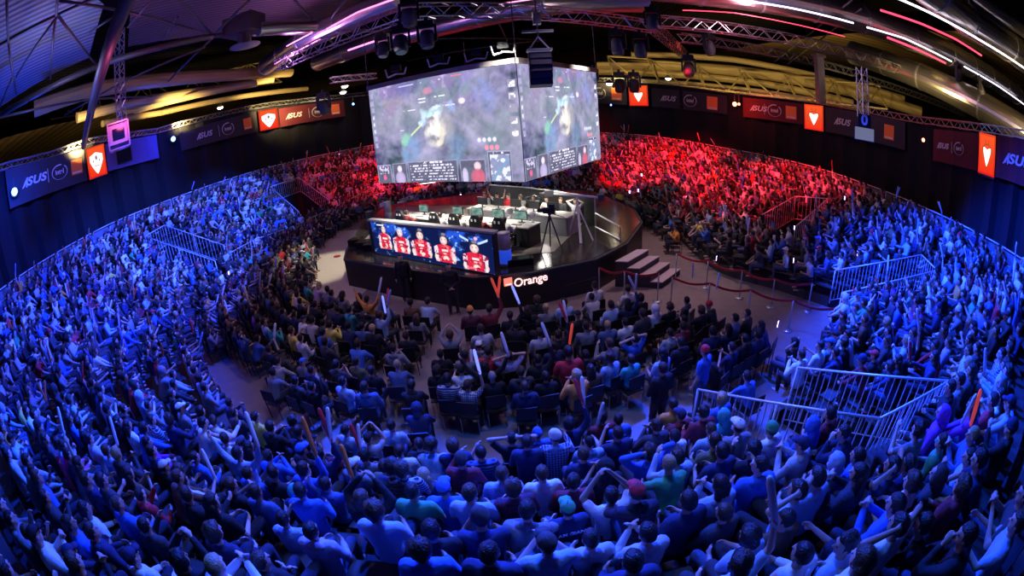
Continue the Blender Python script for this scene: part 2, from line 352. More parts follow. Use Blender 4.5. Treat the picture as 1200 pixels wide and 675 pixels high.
# ------------------------------------------------------------------ roof steel, ducts, glowing streaks in place of reflections
def steel(px, z, r, name, label, cat='beam', m='iron', group=None, zs=None):
    pts = [W(x, y, (zs[i] if zs else z)) for i, (x, y) in enumerate(px)]
    return tag(MB().path(pts, r, 8).build(name, m, smooth=True), label, cat, group)
steel([(-30, 152), (0, 135), (120, 75), (250, 42)], 12, .16, 'roof_chord', 'long dark roof chord rising above the left drape', group='roof steelwork')
steel([(250, 42), (300, 40), (370, 38), (455, 35)], 12, .13, 'roof_chord', 'straight roof chord between the pale duct and the purple duct', group='roof steelwork')
a = PD(98, 172, 26); b = W(152, -8, 12); tag(MB().tube(a, b, .17, .3, 10).build('roof_brace', 'iron', smooth=True), 'thick slanting brace lit pink above the leftmost lit red banner', 'beam', 'roof steelwork')
DI = [((68, 18), (116, 80)), ((68, 18), (19, 90)), ((65, 22), (59, 93)), ((66, 18), (68, -10)), ((0, 52), (66, 18)), ((66, 18), (110, -2)), ((8, -5), (10, 50)), ((10, 50), (19, 110)), ((0, 125), (14, 92)), ((70, 1), (150, 14)), ((105, 38), (142, 14)), ((150, 14), (238, 38)), ((150, 32), (182, -4)), ((192, 44), (208, 20))]
for i, (a, b) in enumerate(DI):
    steel([a, b], 12.6, .055, 'roof_strut', 'thin strut on the %s, %s' % (('pale roof sheets' if i < 10 else 'brown roof sheets'), ['running down to the right edge of the sheets', 'running steeply down to the left', 'hanging nearly upright below the node', 'rising upright from the node', 'rising from the edge up to the node', 'rising right of the node', 'upright at the outer edge', 'slanting at the outer edge', 'low at the outer edge', 'crossing to the pink brace', 'meeting the pink brace from below', 'leaving the pink brace rightward', 'steep beside the pink brace', 'short and upright'][i]), 'beam', group='thin roof struts')
for i, (px, zz) in enumerate((([(205, -5), (250, 42)], 12.2), ([(250, 44), (190, 103)], 12), ([(0, 138), (100, 117), (178, 113)], 11.5), ([(76, 135), (240, 55)], 11.6), ([(345, 0), (375, 34)], 12.3), ([(378, 36), (407, -4)], 12.3), ([(252, 40), (298, -5)], 12.4), ([(380, 76), (445, 50)], 12), ([(475, 72), (640, 47)], 12), ([(640, 47), (500, 46)], 12.1), ([(585, 28), (600, 60)], 12), ([(880, 95), (1005, -5)], 12.3), ([(893, 98), (1010, 10)], 12.2))):
    steel(px, zz, .06, 'roof_strut', 'slim roof strut, %s' % ['pink-lit, upper left above the long chord', 'pink-lit, dropping from the long chord over the black void', 'nearly level across the black void on the left', 'slanting behind the hanging tower truss', 'dropping onto the node left of the purple duct', 'rising from the node left of the purple duct', 'rising behind the box-shaped ventilator', 'low behind the left arm of the ring truss', 'long and level above the big screen', 'level above the left half of the big screen', 'upright above the middle of the big screen', 'reddish, slanting up behind the right trusses', 'reddish, second of the slanting pair behind the right trusses'][i], 'beam', group='slim roof struts over the arena')
def duct(pts, r, label, strips=()):
    t = thing('air_duct', label, 'duct', pts[0], group='round air ducts under the roof'); o = Vector(pts[0]); mb = MB()
    for a, b in zip(pts[:-1], pts[1:]):
        a, b = Vector(a) - o, Vector(b) - o; mb.tube(a, b, r, n=28)
    mb.build('duct_pipe', 'duct', t, smooth=False)
    for a, b in zip(pts[:-1], pts[1:]):
        a, b = Vector(a) - o, Vector(b) - o; n = max(1, int((b - a).length / 3))
        for i in range(n + 1):
            c = a.lerp(b, i / n); d = (b - a).normalized(); MB().tube(c - d * .05, c + d * .05, r * 1.03, n=24).build('joint_band', 'steel', t)
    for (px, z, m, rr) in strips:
        q = [W(x, y, z) - o for x, y in px]; s_ = MB().path(q, rr, 6).build('reflection_streak', m, t); s_['label'] = 'thin glowing streak along the duct standing in for reflected light'  # glowing tubes added in place of light reflected on the duct
    return t
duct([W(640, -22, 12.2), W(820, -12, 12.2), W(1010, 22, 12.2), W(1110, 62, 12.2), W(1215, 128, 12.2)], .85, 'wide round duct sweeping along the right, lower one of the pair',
     [([(866, 0), (930, 10), (1000, 27)], 11.3, 'streak_w', .045), ([(1016, 32), (1060, 45), (1115, 72)], 11.3, 'streak_w', .045), ([(1130, 78), (1170, 101), (1205, 126)], 11.3, 'streak_w', .045), ([(800, 12), (860, 15), (920, 26), (990, 43)], 11.0, 'streak_r', .025), ([(1040, 44), (1075, 58), (1108, 74)], 11.1, 'streak_r', .06)])
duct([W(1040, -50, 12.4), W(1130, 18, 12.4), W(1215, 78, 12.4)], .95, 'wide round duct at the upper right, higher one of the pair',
     [([(1052, -2), (1090, 15), (1150, 48), (1205, 83)], 11.3, 'streak_w', .05), ([(1032, 12), (1080, 28), (1120, 46), (1150, 65)], 11.3, 'streak_r', .05)])
duct([W(1085, -45, 13.4), W(1160, 8, 13.4), W(1225, 52, 13.4)], .5, 'slim grey duct hugging the corrugated roof at the right')
duct([PD(1000, 62, 36), PD(1080, 90, 32), PD(1150, 124, 30), PD(1225, 172, 29)], .9, 'golden lit round duct under the right pair of ducts')
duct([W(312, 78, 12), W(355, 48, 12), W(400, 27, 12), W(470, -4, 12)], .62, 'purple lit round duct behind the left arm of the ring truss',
     [([(383, 34), (420, 14), (462, -1)], 11.6, 'streak_p', .04), ([(336, 54), (366, 38)], 11.6, 'streak_p', .03), ([(322, 75), (375, 46)], 11.4, 'streak_p', .03)])
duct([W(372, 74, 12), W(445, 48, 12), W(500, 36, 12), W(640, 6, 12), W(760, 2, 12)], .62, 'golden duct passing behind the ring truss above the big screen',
     [([(408, 59), (440, 48)], 11.6, 'streak_p', .06), ([(585, 5), (640, -3)], 11.7, 'streak_p', .03)])
duct([W(304, 34, 12), W(368, 30, 12)], .36, 'short pale round duct at the upper left')
vt = thing('roof_ventilator', 'boxy roof ventilator with a round tray below, left of the pale duct', 'ventilator', W(286, 30, 12.3))
MB().box(0, 0, 0, 1.6, 1.4, .9).build('housing', 'iron', vt); MB().tube((0, 0, -.45), (0, 0, -.9), .35, n=12).build('neck', 'iron', vt); MB().lathe([(.3, -.9), (.75, -1.0), (.75, -1.05), (.1, -1.08)]).build('tray', 'steel', vt)
# far hall roof beyond the drapes, lit amber
far_spec = [('left', [(40, 128), (110, 105), (190, 94), (270, 88), (340, 84)], 12.2, .45), ('left', [(90, 138), (170, 118), (250, 105), (320, 92)], 11.8, .35), ('left', [(140, 135), (200, 118), (300, 98)], 11.5, .28), ('left', [(120, 145), (190, 132), (290, 112), (360, 104)], 11, .22),
            ('right', [(700, 76), (800, 78), (900, 88), (1000, 108), (1080, 132)], 13.0, .6), ('right', [(700, 84), (800, 88), (900, 99), (1000, 121)], 12.2, .4), ('right', [(740, 64), (860, 70), (960, 90), (1060, 116)], 14, .35), ('right', [(720, 94), (830, 100), (930, 113), (1020, 130)], 11.4, .25)]
for i, (sd, px, z, r) in enumerate(far_spec):
    pts = [W(x, y, z) for x, y in px]
    pts = [Vector((0, 0, H)) + (q - Vector((0, 0, H))) * min(1.0, 52 / max(1, math.hypot(q.x, q.y))) for q in pts]
    tag(MB().path(pts, r, 12).build('roof_girder', 'gold', smooth=False), 'amber lit pipe-like girder beyond the %s drape, %s' % (sd, ['highest and widest', 'second from the top', 'short and third from the top', 'lowest, just above the banners', 'widest, second from the top', 'third from the top', 'highest and darkest', 'thinnest, just above the banners'][i]), 'girder', 'girders beyond the drapes')
for i, (x0, y0, x1, y1, n) in enumerate(((60, 140, 330, 96, 9), (720, 92, 1040, 128, 12))):
    mb = MB(); za, zb = [], []
    for k in range(n + 1):
        f = k / n; q = PD(x0 + (x1 - x0) * f, y0 + (y1 - y0) * f, 44); q2 = PD(x0 + (x1 - x0) * f + (12 if k % 2 else -8), y0 + (y1 - y0) * f - 26, 48); za.append(q); zb.append(q2)
    for k in range(n):
        mb.tube(za[k], za[k + 1], .1, n=5); mb.tube(zb[k], zb[k + 1], .1, n=5); mb.tube(za[k], zb[k + 1] if k % 2 else zb[k], .08, n=5); mb.tube(za[k + 1], zb[k], .08, n=5)
    tag(mb.build('lattice_girder', 'gold'), 'dark lattice girder seen above the %s banners' % ('left', 'right')[i], 'girder', 'girders beyond the drapes')
for (pp, nm) in (([(20, 120), (380, 70), (380, 118), (20, 200)], 'l'), ([(690, 60), (1090, 122), (1130, 160), (690, 104)], 'r')):
    pass
for sx in (-1, 1):
    zi, zo, xi = (13.6, 15.3, 27) if sx > 0 else (12.9, 13.4, 30)
    mb = MB(); P3 = [(sx * xi, -6, zi), (sx * xi, 62, zi), (sx * 54, 62, zo), (sx * 54, -6, zo)]
    if sx > 0: P3 = P3[::-1]
    struct('ceiling', mb.add(P3, [(0, 1, 2, 3)]), 'roof_gold')
struct('ceiling', MB().add([(-30, 48, 11.2), (30, 48, 11.2), (30, 62, 14.6), (-30, 62, 14.6)], [(0, 1, 2, 3)]), 'roof_gold')
struct('wall_outer', MB().quad((-54, 62, 0), (54, 62, 0), (54, 62, 15), (-54, 62, 15)).quad((54, 62, 0), (54, -10, 0), (54, -10, 15), (54, 62, 15)).quad((-54, -10, 0), (-54, 62, 0), (-54, 62, 15), (-54, -10, 15)), 'roof')

# ------------------------------------------------------------------ lighting trusses
def pixtruss(px, z, label, w=.5, r=.035, group='lighting trusses under the roof'):
    mb = MB(); pts = [W(x, y, z) for x, y in px]
    for a, b in zip(pts[:-1], pts[1:]): truss(mb, a, b, w, r)
    return tag(mb.build('lighting_truss', 'alu'), label, 'truss', group)
pixtruss([(478, 14), (766, 32)], 10.5, 'front arm of the aluminium ring truss above the big screen', .55)
pixtruss([(766, 32), (812, 74)], 10.5, 'right arm of the aluminium ring truss with red light on it', .55)
pixtruss([(478, 14), (326, 77)], 10.5, 'left arm of the aluminium ring truss in purple light', .55)
pixtruss([(770, 25), (900, 41), (1168, 132)], 10.5, 'upper of the two long aluminium trusses running off to the right', .55)
pixtruss([(796, 44), (1002, 86)], 10.3, 'lower of the two long right trusses, part left of the hanging chain', .5)
pixtruss([(1012, 91), (1130, 134)], 10.3, 'lower of the two long right trusses, red lit part right of the chain', .5)
pixtruss([(388, 94), (440, 89)], 9.2, 'short aluminium truss at the upper left corner of the big screen', .3)
for k, (x, y0, y1, D, lab) in enumerate(((140.5, 34, 148, 21, 'left'), (1009.5, 79, 137, 19, 'right'))):
    A = PD(x, y0, D); B = PD(x, y1, D); B = Vector((A.x, A.y, B.z)); mb = MB(); off = Vector((.22 * math.cos(math.atan2(A.x, A.y)), -.22 * math.sin(math.atan2(A.x, A.y)), 0))
    truss(mb, A + Vector((0, 0, 0)), B + Vector((1e-3, 0, 0)), .34, .03)
    tag(mb.build('tower_truss', 'alu'), 'upright hanging truss on the %s holding a small screen' % lab, 'truss', 'hanging tower trusses')
# small hanging screens on the towers
c0 = PD(139, 158, 20.6); t = thing('hanging_monitor', 'purple lit projector cage at the foot of the left hanging truss', 'projector', c0, R(48))
MB().box(0, 0, 0, .9, .7, .8).build('cage', 'steel', t); MB().box(0, -.36, 0, .6, .05, .5).build('lens_panel', 'glass', t); mb = MB()
for sx in (-1, 1):
    for sy in (-1, 1): mb.box(sx * .5, sy * .4, -.05, .06, .06, 1.1)
for sz in (-.6, .5): mb.box(0, -.4, sz, 1.06, .06, .06).box(0, .4, sz, 1.06, .06, .06).box(-.5, 0, sz, .06, .86, .06).box(.5, 0, sz, .06, .86, .06)
mb.build('frame', 'alu', t)
c0 = PD(1013, 157, 18.4); t = thing('hanging_monitor', 'small hanging screen with lit numeral on top, at the foot of the right hanging truss', 'screen', c0, R(-45))
MB().box(0, 0, 0, .9, .12, .55).build('housing', 'black', t); MB().box(0, -.07, 0, .82, .01, .47).build('display', mat('hanging_display', (.03, .03, .04), .2, emit=(.30, .32, .40), es=.45), t)
m_ = text_mesh('0', .55, .03, bold=.02); m_.materials.append(M['hat']); o = link('numeral', m_, t, (0, -.05, .52)); o.rotation_euler = (PI / 2, 0, 0); MB().box(0, .02, .5, .55, .06, .5).build('numeral_board', 'black', t)
# tv on the left wall
tv0 = PW(143, 182, .6); t = thing('wall_television', 'dark television framed with purple light next to the leftmost lit red banner', 'television', tv0, R(43)); MB().box(0, 0, 0, 1.35, .1, 1.0).build('housing', 'black', t); MB().box(0, -.055, 0, 1.25, .01, .9).build('display', 'glass', t)

# moving heads hanging from the ring truss
def moving_head(p, label, scale=1.0, rz=0, tilt=0):
    t = thing('moving_head_light', label, 'stage light', p, rz, 'moving head lights on the trusses'); t.scale = (scale,) * 3
    MB().box(0, 0, -.1, .42, .3, .16).box(0, 0, .02, .1, .08, .14).build('clamp_base', 'black', t)
    mb = MB().box(-.24, 0, -.4, .06, .16, .5).box(.24, 0, -.4, .06, .16, .5).box(0, 0, -.19, .5, .16, .05); mb.build('yoke', 'black', t)
    hd = MB().lathe([(.08, .22), (.17, .2), (.2, .05), (.2, -.2), (.17, -.3), (.15, -.31)], (0, 0, 0), 14).build('lamp_head', 'darkg', t, True, (0, 0, -.52)); hd.rotation_euler = (tilt, 0, 0)
    MB().lathe([(.14, -.305), (.14, -.32)], (0, 0, 0), 14).build('lens', 'lens', hd); return t
for i, (x, y, D, s_, lab) in enumerate(((448, 40, 17.5, 1.15, 'under the ring truss left end, leftmost of three'), (468, 30, 16.6, 1.35, 'under the ring truss left end, middle of three'), (499, 24, 16.2, 1.3, 'under the front arm of the ring truss near its left corner'),
        (722, 34, 19.5, 1.4, 'under the ring truss, first right of the hanging loudspeaker'), (749, 38, 20, 1.4, 'under the ring truss, second right of the hanging loudspeaker'), (806, 64, 25, 1.5, 'at the end of the red lit ring truss arm'), (378, 108, 22, 1.3, 'below the outer end of the left arm of the ring truss'),
        (763, 8, 19, 1.3, 'standing above the right corner of the ring truss'), (478, -2, 15.5, 1.3, 'above the left corner of the ring truss'), (1122, 74, 25, 1.1, 'below the pair of right ducts, inner one'), (1148, 90, 26, 1.1, 'below the pair of right ducts, outer one'),
        (830, 40, 24, 1.4, 'on the junction of the two long right trusses'), (725, 84, 36, 2.0, 'far behind the big screen at its right edge, inner one'), (742, 84, 36, 2.0, 'far behind the big screen at its right edge, outer one'), (694, 78, 34, 1.6, 'small and far, above the right end of the big screen'))):
    moving_head(PD(x, y, D), 'moving head light ' + lab, s_, R(random.uniform(-30, 30)), R(random.uniform(-25, 25)))
# profile spots clamped to cube top corners
for i, (x, y) in enumerate(((464, 88), (514, 76), (558, 70), (590, 62))):
    p0 = PD(x, y, 18.6 - i * .8); t = thing('work_light', 'white lit bracket on the top edge of the big screen, %s from its left end' % ['first', 'second', 'third', 'fourth'][i], 'bracket', p0, group='brackets on the big screen')
    MB().bar((-.35, 0, -.05), (0, 0, .05), .06).bar((0, 0, .05), (.35, 0, 0), .06).bar((-.35, 0, -.05), (-.42, 0, .3), .05).bar((.35, 0, 0), (.45, 0, .28), .05).build('bracket_arm', 'hat', t)
    MB().box(0, .1, .3, .4, .3, .25).build('hoist_motor', 'black', t)
# PA array
p0 = PD(632, 60, 13); t = thing('line_array_loudspeaker', 'black hanging line array loudspeaker in front of the big screen', 'loudspeaker', p0, 0)
for k in range(5):
    zz = -.14 - k * .2; o = MB().box(0, 0, 0, .64, .42, .19).build('cabinet', 'black', t, loc=(0, .012 * k * k, zz)); o.rotation_euler = (R(-2.5 * k), 0, 0)
    MB().box(0, -.215, 0, .58, .01, .15).build('speaker_grille', 'darkg', o)
MB().box(0, 0, .03, .7, .5, .06).bar((-.3, 0, .05), (0, 0, .45), .04).bar((.3, 0, .05), (0, 0, .45), .04).build('flying_frame', 'steel', t)
MB().tube((0, 0, .45), (0, 0, 1.9), .025).build('hoist_chain', 'iron', t); MB().box(0, 0, 1.0, .22, .22, .35).box(0, 0, .62, .9, .08, .08).build('hoist_motor', 'alu', t)

# ------------------------------------------------------------------ big screen cube
def picture(w, h, nx, ny, fn, name, m, parent, matrix):
    xs = np.linspace(0, 1, nx); ys = np.linspace(0, 1, ny); X, Y = np.meshgrid(xs, ys); col = fn(X, Y)
    co = np.zeros((nx * ny, 3)); co[:, 0] = (X.ravel() - .5) * w; co[:, 1] = (Y.ravel() - .5) * h
    i = np.arange((nx - 1) * (ny - 1)); r, c = i // (nx - 1), i % (nx - 1); a = r * nx + c
    fc = np.stack([a, a + 1, a + nx + 1, a + nx], 1)
    me = bpy.data.meshes.new(name); me.from_pydata(co.tolist(), [], fc.tolist()); at = me.color_attributes.new('Col', 'FLOAT_COLOR', 'POINT')
    d = np.ones((nx * ny, 4), np.float32); d[:, :3] = np.clip(col.reshape(-1, 3), 0, 4); at.data.foreach_set('color', d.ravel()); me.materials.append(M[m]); me.update()
    o = link(name, me, parent); o.matrix_local = matrix; return o
def fbm(X, Y, s, seed=0, oct=4):
    out = np.zeros(X.shape); 
    for k in range(oct):
        f = s * 2 ** k; rs = np.random.RandomState(seed * 17 + k); n = int(f * max(1.0, np.abs(X).max(), np.abs(Y).max())) + 3; g = rs.rand(n, n); x = np.abs(X) * f; y = np.abs(Y) * f * .6; xi = np.clip(x.astype(int), 0, n - 2); yi = np.clip(y.astype(int), 0, n - 2); fx = x - xi; fy = y - yi
        fx = fx * fx * (3 - 2 * fx); fy = fy * fy * (3 - 2 * fy)
        v = g[yi, xi] * (1 - fx) * (1 - fy) + g[yi, xi + 1] * fx * (1 - fy) + g[yi + 1, xi] * (1 - fx) * fy + g[yi + 1, xi + 1] * fx * fy; out += v / 2 ** k
    return out / 1.9
def blob(X, Y, cx, cy, rx, ry, p=1.0): return np.clip(1 - ((X - cx) / rx) ** 2 - ((Y - cy) / ry) ** 2, 0, 1) ** p
def over(c, a, col): return c * (1 - a[..., None]) + np.array(col) * a[..., None]
def rect(X, Y, x0, y0, x1, y1): return ((X > x0) & (X < x1) & (Y > y0) & (Y < y1)).astype(float)
def game(X, Y):
    n1 = fbm(X, Y, 5, 1); n2 = fbm(X, Y, 9, 2); n3 = fbm(X, Y, 24, 3); n4 = fbm(X, Y, 14, 50)
    sw = fbm(X + .25 * np.sin(Y * 7 + X * 3), Y + .2 * np.sin(X * 9), 8, 51)
    c = np.zeros(X.shape + (3,)) + np.array([.20, .20, .31]); c += (n1[..., None] - .5) * np.array([.45, .42, .50]); c += (n4[..., None] - .5) * np.array([.30, .30, .34]); c += (sw[..., None] - .5) * np.array([.30, .22, .40]); c += (n3[..., None] - .5) * .12; rg = 1 - np.abs(fbm(X, Y, 11, 60, 3) - .5) * 9; c += np.clip(rg, 0, 1)[..., None] * np.array([.10, .08, .14]) * np.clip(Y * 2.2 - .9, 0, 1)[..., None]
    c = over(c, np.clip((fbm(X, Y, 6, 52) - .5) * 4, 0, 1) * .45, (.10, .22, .22)); c = over(c, np.clip((fbm(X, Y, 7, 53) - .55) * 5, 0, 1) * np.clip(Y * 2 - .7, 0, 1) * .6, (.20, .16, .48))
    path = np.clip(1 - np.abs((Y - .52) - .18 * np.sin(X * 3 + .6)) / .24, 0, 1); c = over(c, path * .5 * (.5 + n4), (.33, .35, .40))
    rock = np.clip((fbm(X, Y, 7, 5) - .48) * 5, 0, 1) * np.clip((Y - .58) * 5, 0, 1); c = over(c, rock * .75, (.24, .17, .36)); c += (rock * np.clip((fbm(X, Y, 30, 8) - .5) * 4, 0, 1))[..., None] * np.array([.30, .22, .34])
    for (x, y, rx, ry, col, a) in ((.82, .72, .07, .17, (.26, .30, .62), .75), (.69, .85, .06, .1, (.16, .30, .24), .6), (.20, .80, .10, .12, (.36, .26, .30), .6), (.10, .60, .09, .12, (.30, .30, .38), .6), (.56, .8, .05, .1, (.22, .34, .30), .6),
            (.30, .34, .09, .15, (.14, .30, .52), .8), (.27, .44, .05, .08, (.25, .62, .40), .8), (.62, .30, .08, .14, (.16, .30, .45), .7), (.55, .45, .07, .2, (.45, .42, .38), .55), (.49, .45, .085, .15, (.85, .82, .62), .7), (.485, .50, .045, .10, (1.15, 1.1, .85), .95), (.52, .40, .04, .08, (.9, .85, .6), .7),
            (.47, .655, .085, .07, (.55, .95, .85), .8), (.405, .61, .03, .09, (.65, .95, .95), .85), (.47, .69, .06, .03, (.9, 1.1, 1.0), .8), (.51, .60, .02, .05, (.9, .95, 1.0), .8), (.60, .68, .03, .06, (.35, .55, .95), .7), (.47, .60, .03, .02, (.3, .12, .15), .8)):
        c = over(c, np.clip(blob(X + (n3 - .5) * .07, Y + (n2 - .5) * .22, x, y, rx, ry, .8) * (-.1 + n3 * 2.1), 0, 1) * a, col)
    line = np.clip(1 - np.abs((Y - .5) - (X - .34) * 1.1) / .018, 0, 1) * ((X > .31) & (X < .40)); c = over(c, line * .8, (.9, 1.0, .5))
    for (x0, y0, x1, y1, col) in ((.385, .80, .47, .815, (1.0, 1, 1)), (.50, .80, .58, .815, (.95, .9, 1)), (.385, .77, .44, .782, (.9, .9, .9)), (.27, .705, .63, .716, (.8, .8, .9)), (.215, .545, .29, .56, (.9, 1, .95)), (.22, .52, .28, .53, (.9, 1, .95)), (.25, .96, .42, .972, (.6, .6, .8)), (.47, .96, .55, .972, (.8, .8, .9)), (.62, .972, .73, .982, (.9, .15, .3))):
        c = over(c, rect(X, Y, x0, y0, x1, y1) * (n3 > .42) * .9, col)
    c = over(c, blob(X, Y, .455, .875, .035, .035) ** .3, (.55, .2, .3)); c = over(c, blob(X, Y, .675, .735, .022, .03) ** .3, (.9, .75, .7))
    # figures in the lower right of the play field
    for k in range(4): c = over(c, blob(X, Y, .76 + k * .03, .37, .012, .022) ** .4, (.85, .85, .95))
    for k in range(3): c = over(c, blob(X, Y, .80 + k * .03, .30, .013, .025) ** .4, (.95, .25, .35))
    for k in range(8):
        c = over(c, rect(X, Y, .012, .90 - k * .075, .034, .95 - k * .075) * .8, (.38, .36, .55)); c = over(c, rect(X, Y, .015, .91 - k * .075, .024, .94 - k * .075) * (n3 > .5), (.9, .85, 1))
    for k in range(5):
        c = over(c, rect(X, Y, .944, .80 - k * .105, .990, .87 - k * .105) * .9, (.30, .28, .36)); c = over(c, rect(X, Y, .95, .81 - k * .105, .985, .855 - k * .105) * (fbm(X, Y, 60, 6) > .5), (.95, .95, 1))
    # heads-up panels
    pan = [(.0, .0, .118, .19), (.135, .0, .245, .20), (.258, .0, .612, .205), (.628, .0, .785, .20), (.80, .0, .935, .27)]
    for (x0, y0, x1, y1) in pan:
        c = over(c, rect(X, Y, x0, y0, x1, y1), (.07, .07, .13)); e = rect(X, Y, x0, y0, x1, y1) - rect(X, Y, x0 + .004, y0, x1 - .004, y1 - .008); c = over(c, e, (.35, .33, .5))
    tx = (fbm(X, Y, 70, 9) > .5)
    for r_ in range(6): c = over(c, rect(X, Y, .275, .155 - r_ * .027, .595, .168 - r_ * .027) * (fbm(X * 2.2, Y, 40, 20 + r_) > .47), (.80, .78, .9))
    c = over(c, rect(X, Y, .35, .182, .51, .196) * tx, (1, 1, 1)); c = over(c, rect(X, Y, .02, .10, .10, .18) * tx * .8, (.75, .7, .9)); c = over(c, blob(X, Y, .06, .06, .016, .03) ** .4, (.9, .1, .25))
    c = over(c, blob(X, Y, .19, .14, .02, .035) ** .3, (.85, .75, .8)); c = over(c, blob(X, Y, .19, .04, .04, .08) ** .3, (.5, .42, .62)); c = over(c, blob(X, Y, .735, .14, .022, .04) ** .3, (.85, .65, .65)); c = over(c, blob(X, Y, .735, .04, .045, .08) ** .3, (.6, .08, .15)); c = over(c, blob(X, Y, .655, .05, .02, .08) ** .3, (.6, .55, .7))
    mm = rect(X, Y, .815, .01, .925, .235); c = over(c, mm, (.22, .26, .40)); c = over(c, mm * (fbm(X, Y, 46, 12) > .52), (.70, .75, .75)); c = over(c, mm * (np.abs((X - .81) * 1.8 - Y) < .02), (.15, .3, .45)); c = over(c, rect(X, Y, .835, .245, .90, .262) * tx, (.9, .85, .9))
    c += (fbm(X, Y, 60, 77)[..., None] - .5) * .09
    return np.clip(c, 0, 2) * np.array([1.22, 1.18, 1.36]) + .08
cA = PD(605, 75, 16); cAb = PD(605, 214, 16); cL = PD(431, 101, 20.7); cR = PD(699, 93, 22.3)
ztopc = (cA.z + cL.z + cR.z) / 3 + .05; zbot = (cAb.z + PD(436, 210, 20.7).z + PD(698, 192, 22.3).z) / 3
A0 = Vector((cA.x, cA.y, 0)); L0 = Vector((cL.x, cL.y, 0)); R0 = Vector((cR.x, cR.y, 0)); B0 = L0 + R0 - A0
cube = thing('hanging_screen_cube', 'huge four-sided LED screen cube showing a video game, hanging over the stage', 'screen', (0, 0, 0)); hc = ztopc - zbot
poly = [(q.x, q.y) for q in (A0, R0, B0, L0)]
cen = (A0 + B0) / 2; inn = [(cen.x + (x - cen.x) * .985, cen.y + (y - cen.y) * .985) for x, y in poly]
MB().prism(inn, zbot, ztopc).build('cube_frame', 'black', cube)
for (p, q) in ((L0, A0), (A0, R0), (R0, B0), (B0, L0)):
    d = q - p; mid = (p + q) / 2 + Vector((0, 0, (ztopc + zbot) / 2)); m4 = frame_matrix(mid, d, (0, 0, 1))
    picture(d.length - .04, hc, 300, 180, game, 'led_screen', 'scr_big', cube, m4)
mb = MB()
for (p, q) in ((L0, A0), (A0, R0), (R0, B0), (B0, L0)): mb.bar(p + Vector((0, 0, ztopc + .1)), q + Vector((0, 0, ztopc + .1)), .2)
for q in (L0, A0, R0, B0): mb.tube(q + Vector((0, 0, ztopc)), q + Vector((0, 0, 10.5)), .02)
mb.build('hanging_frame', 'iron', cube)

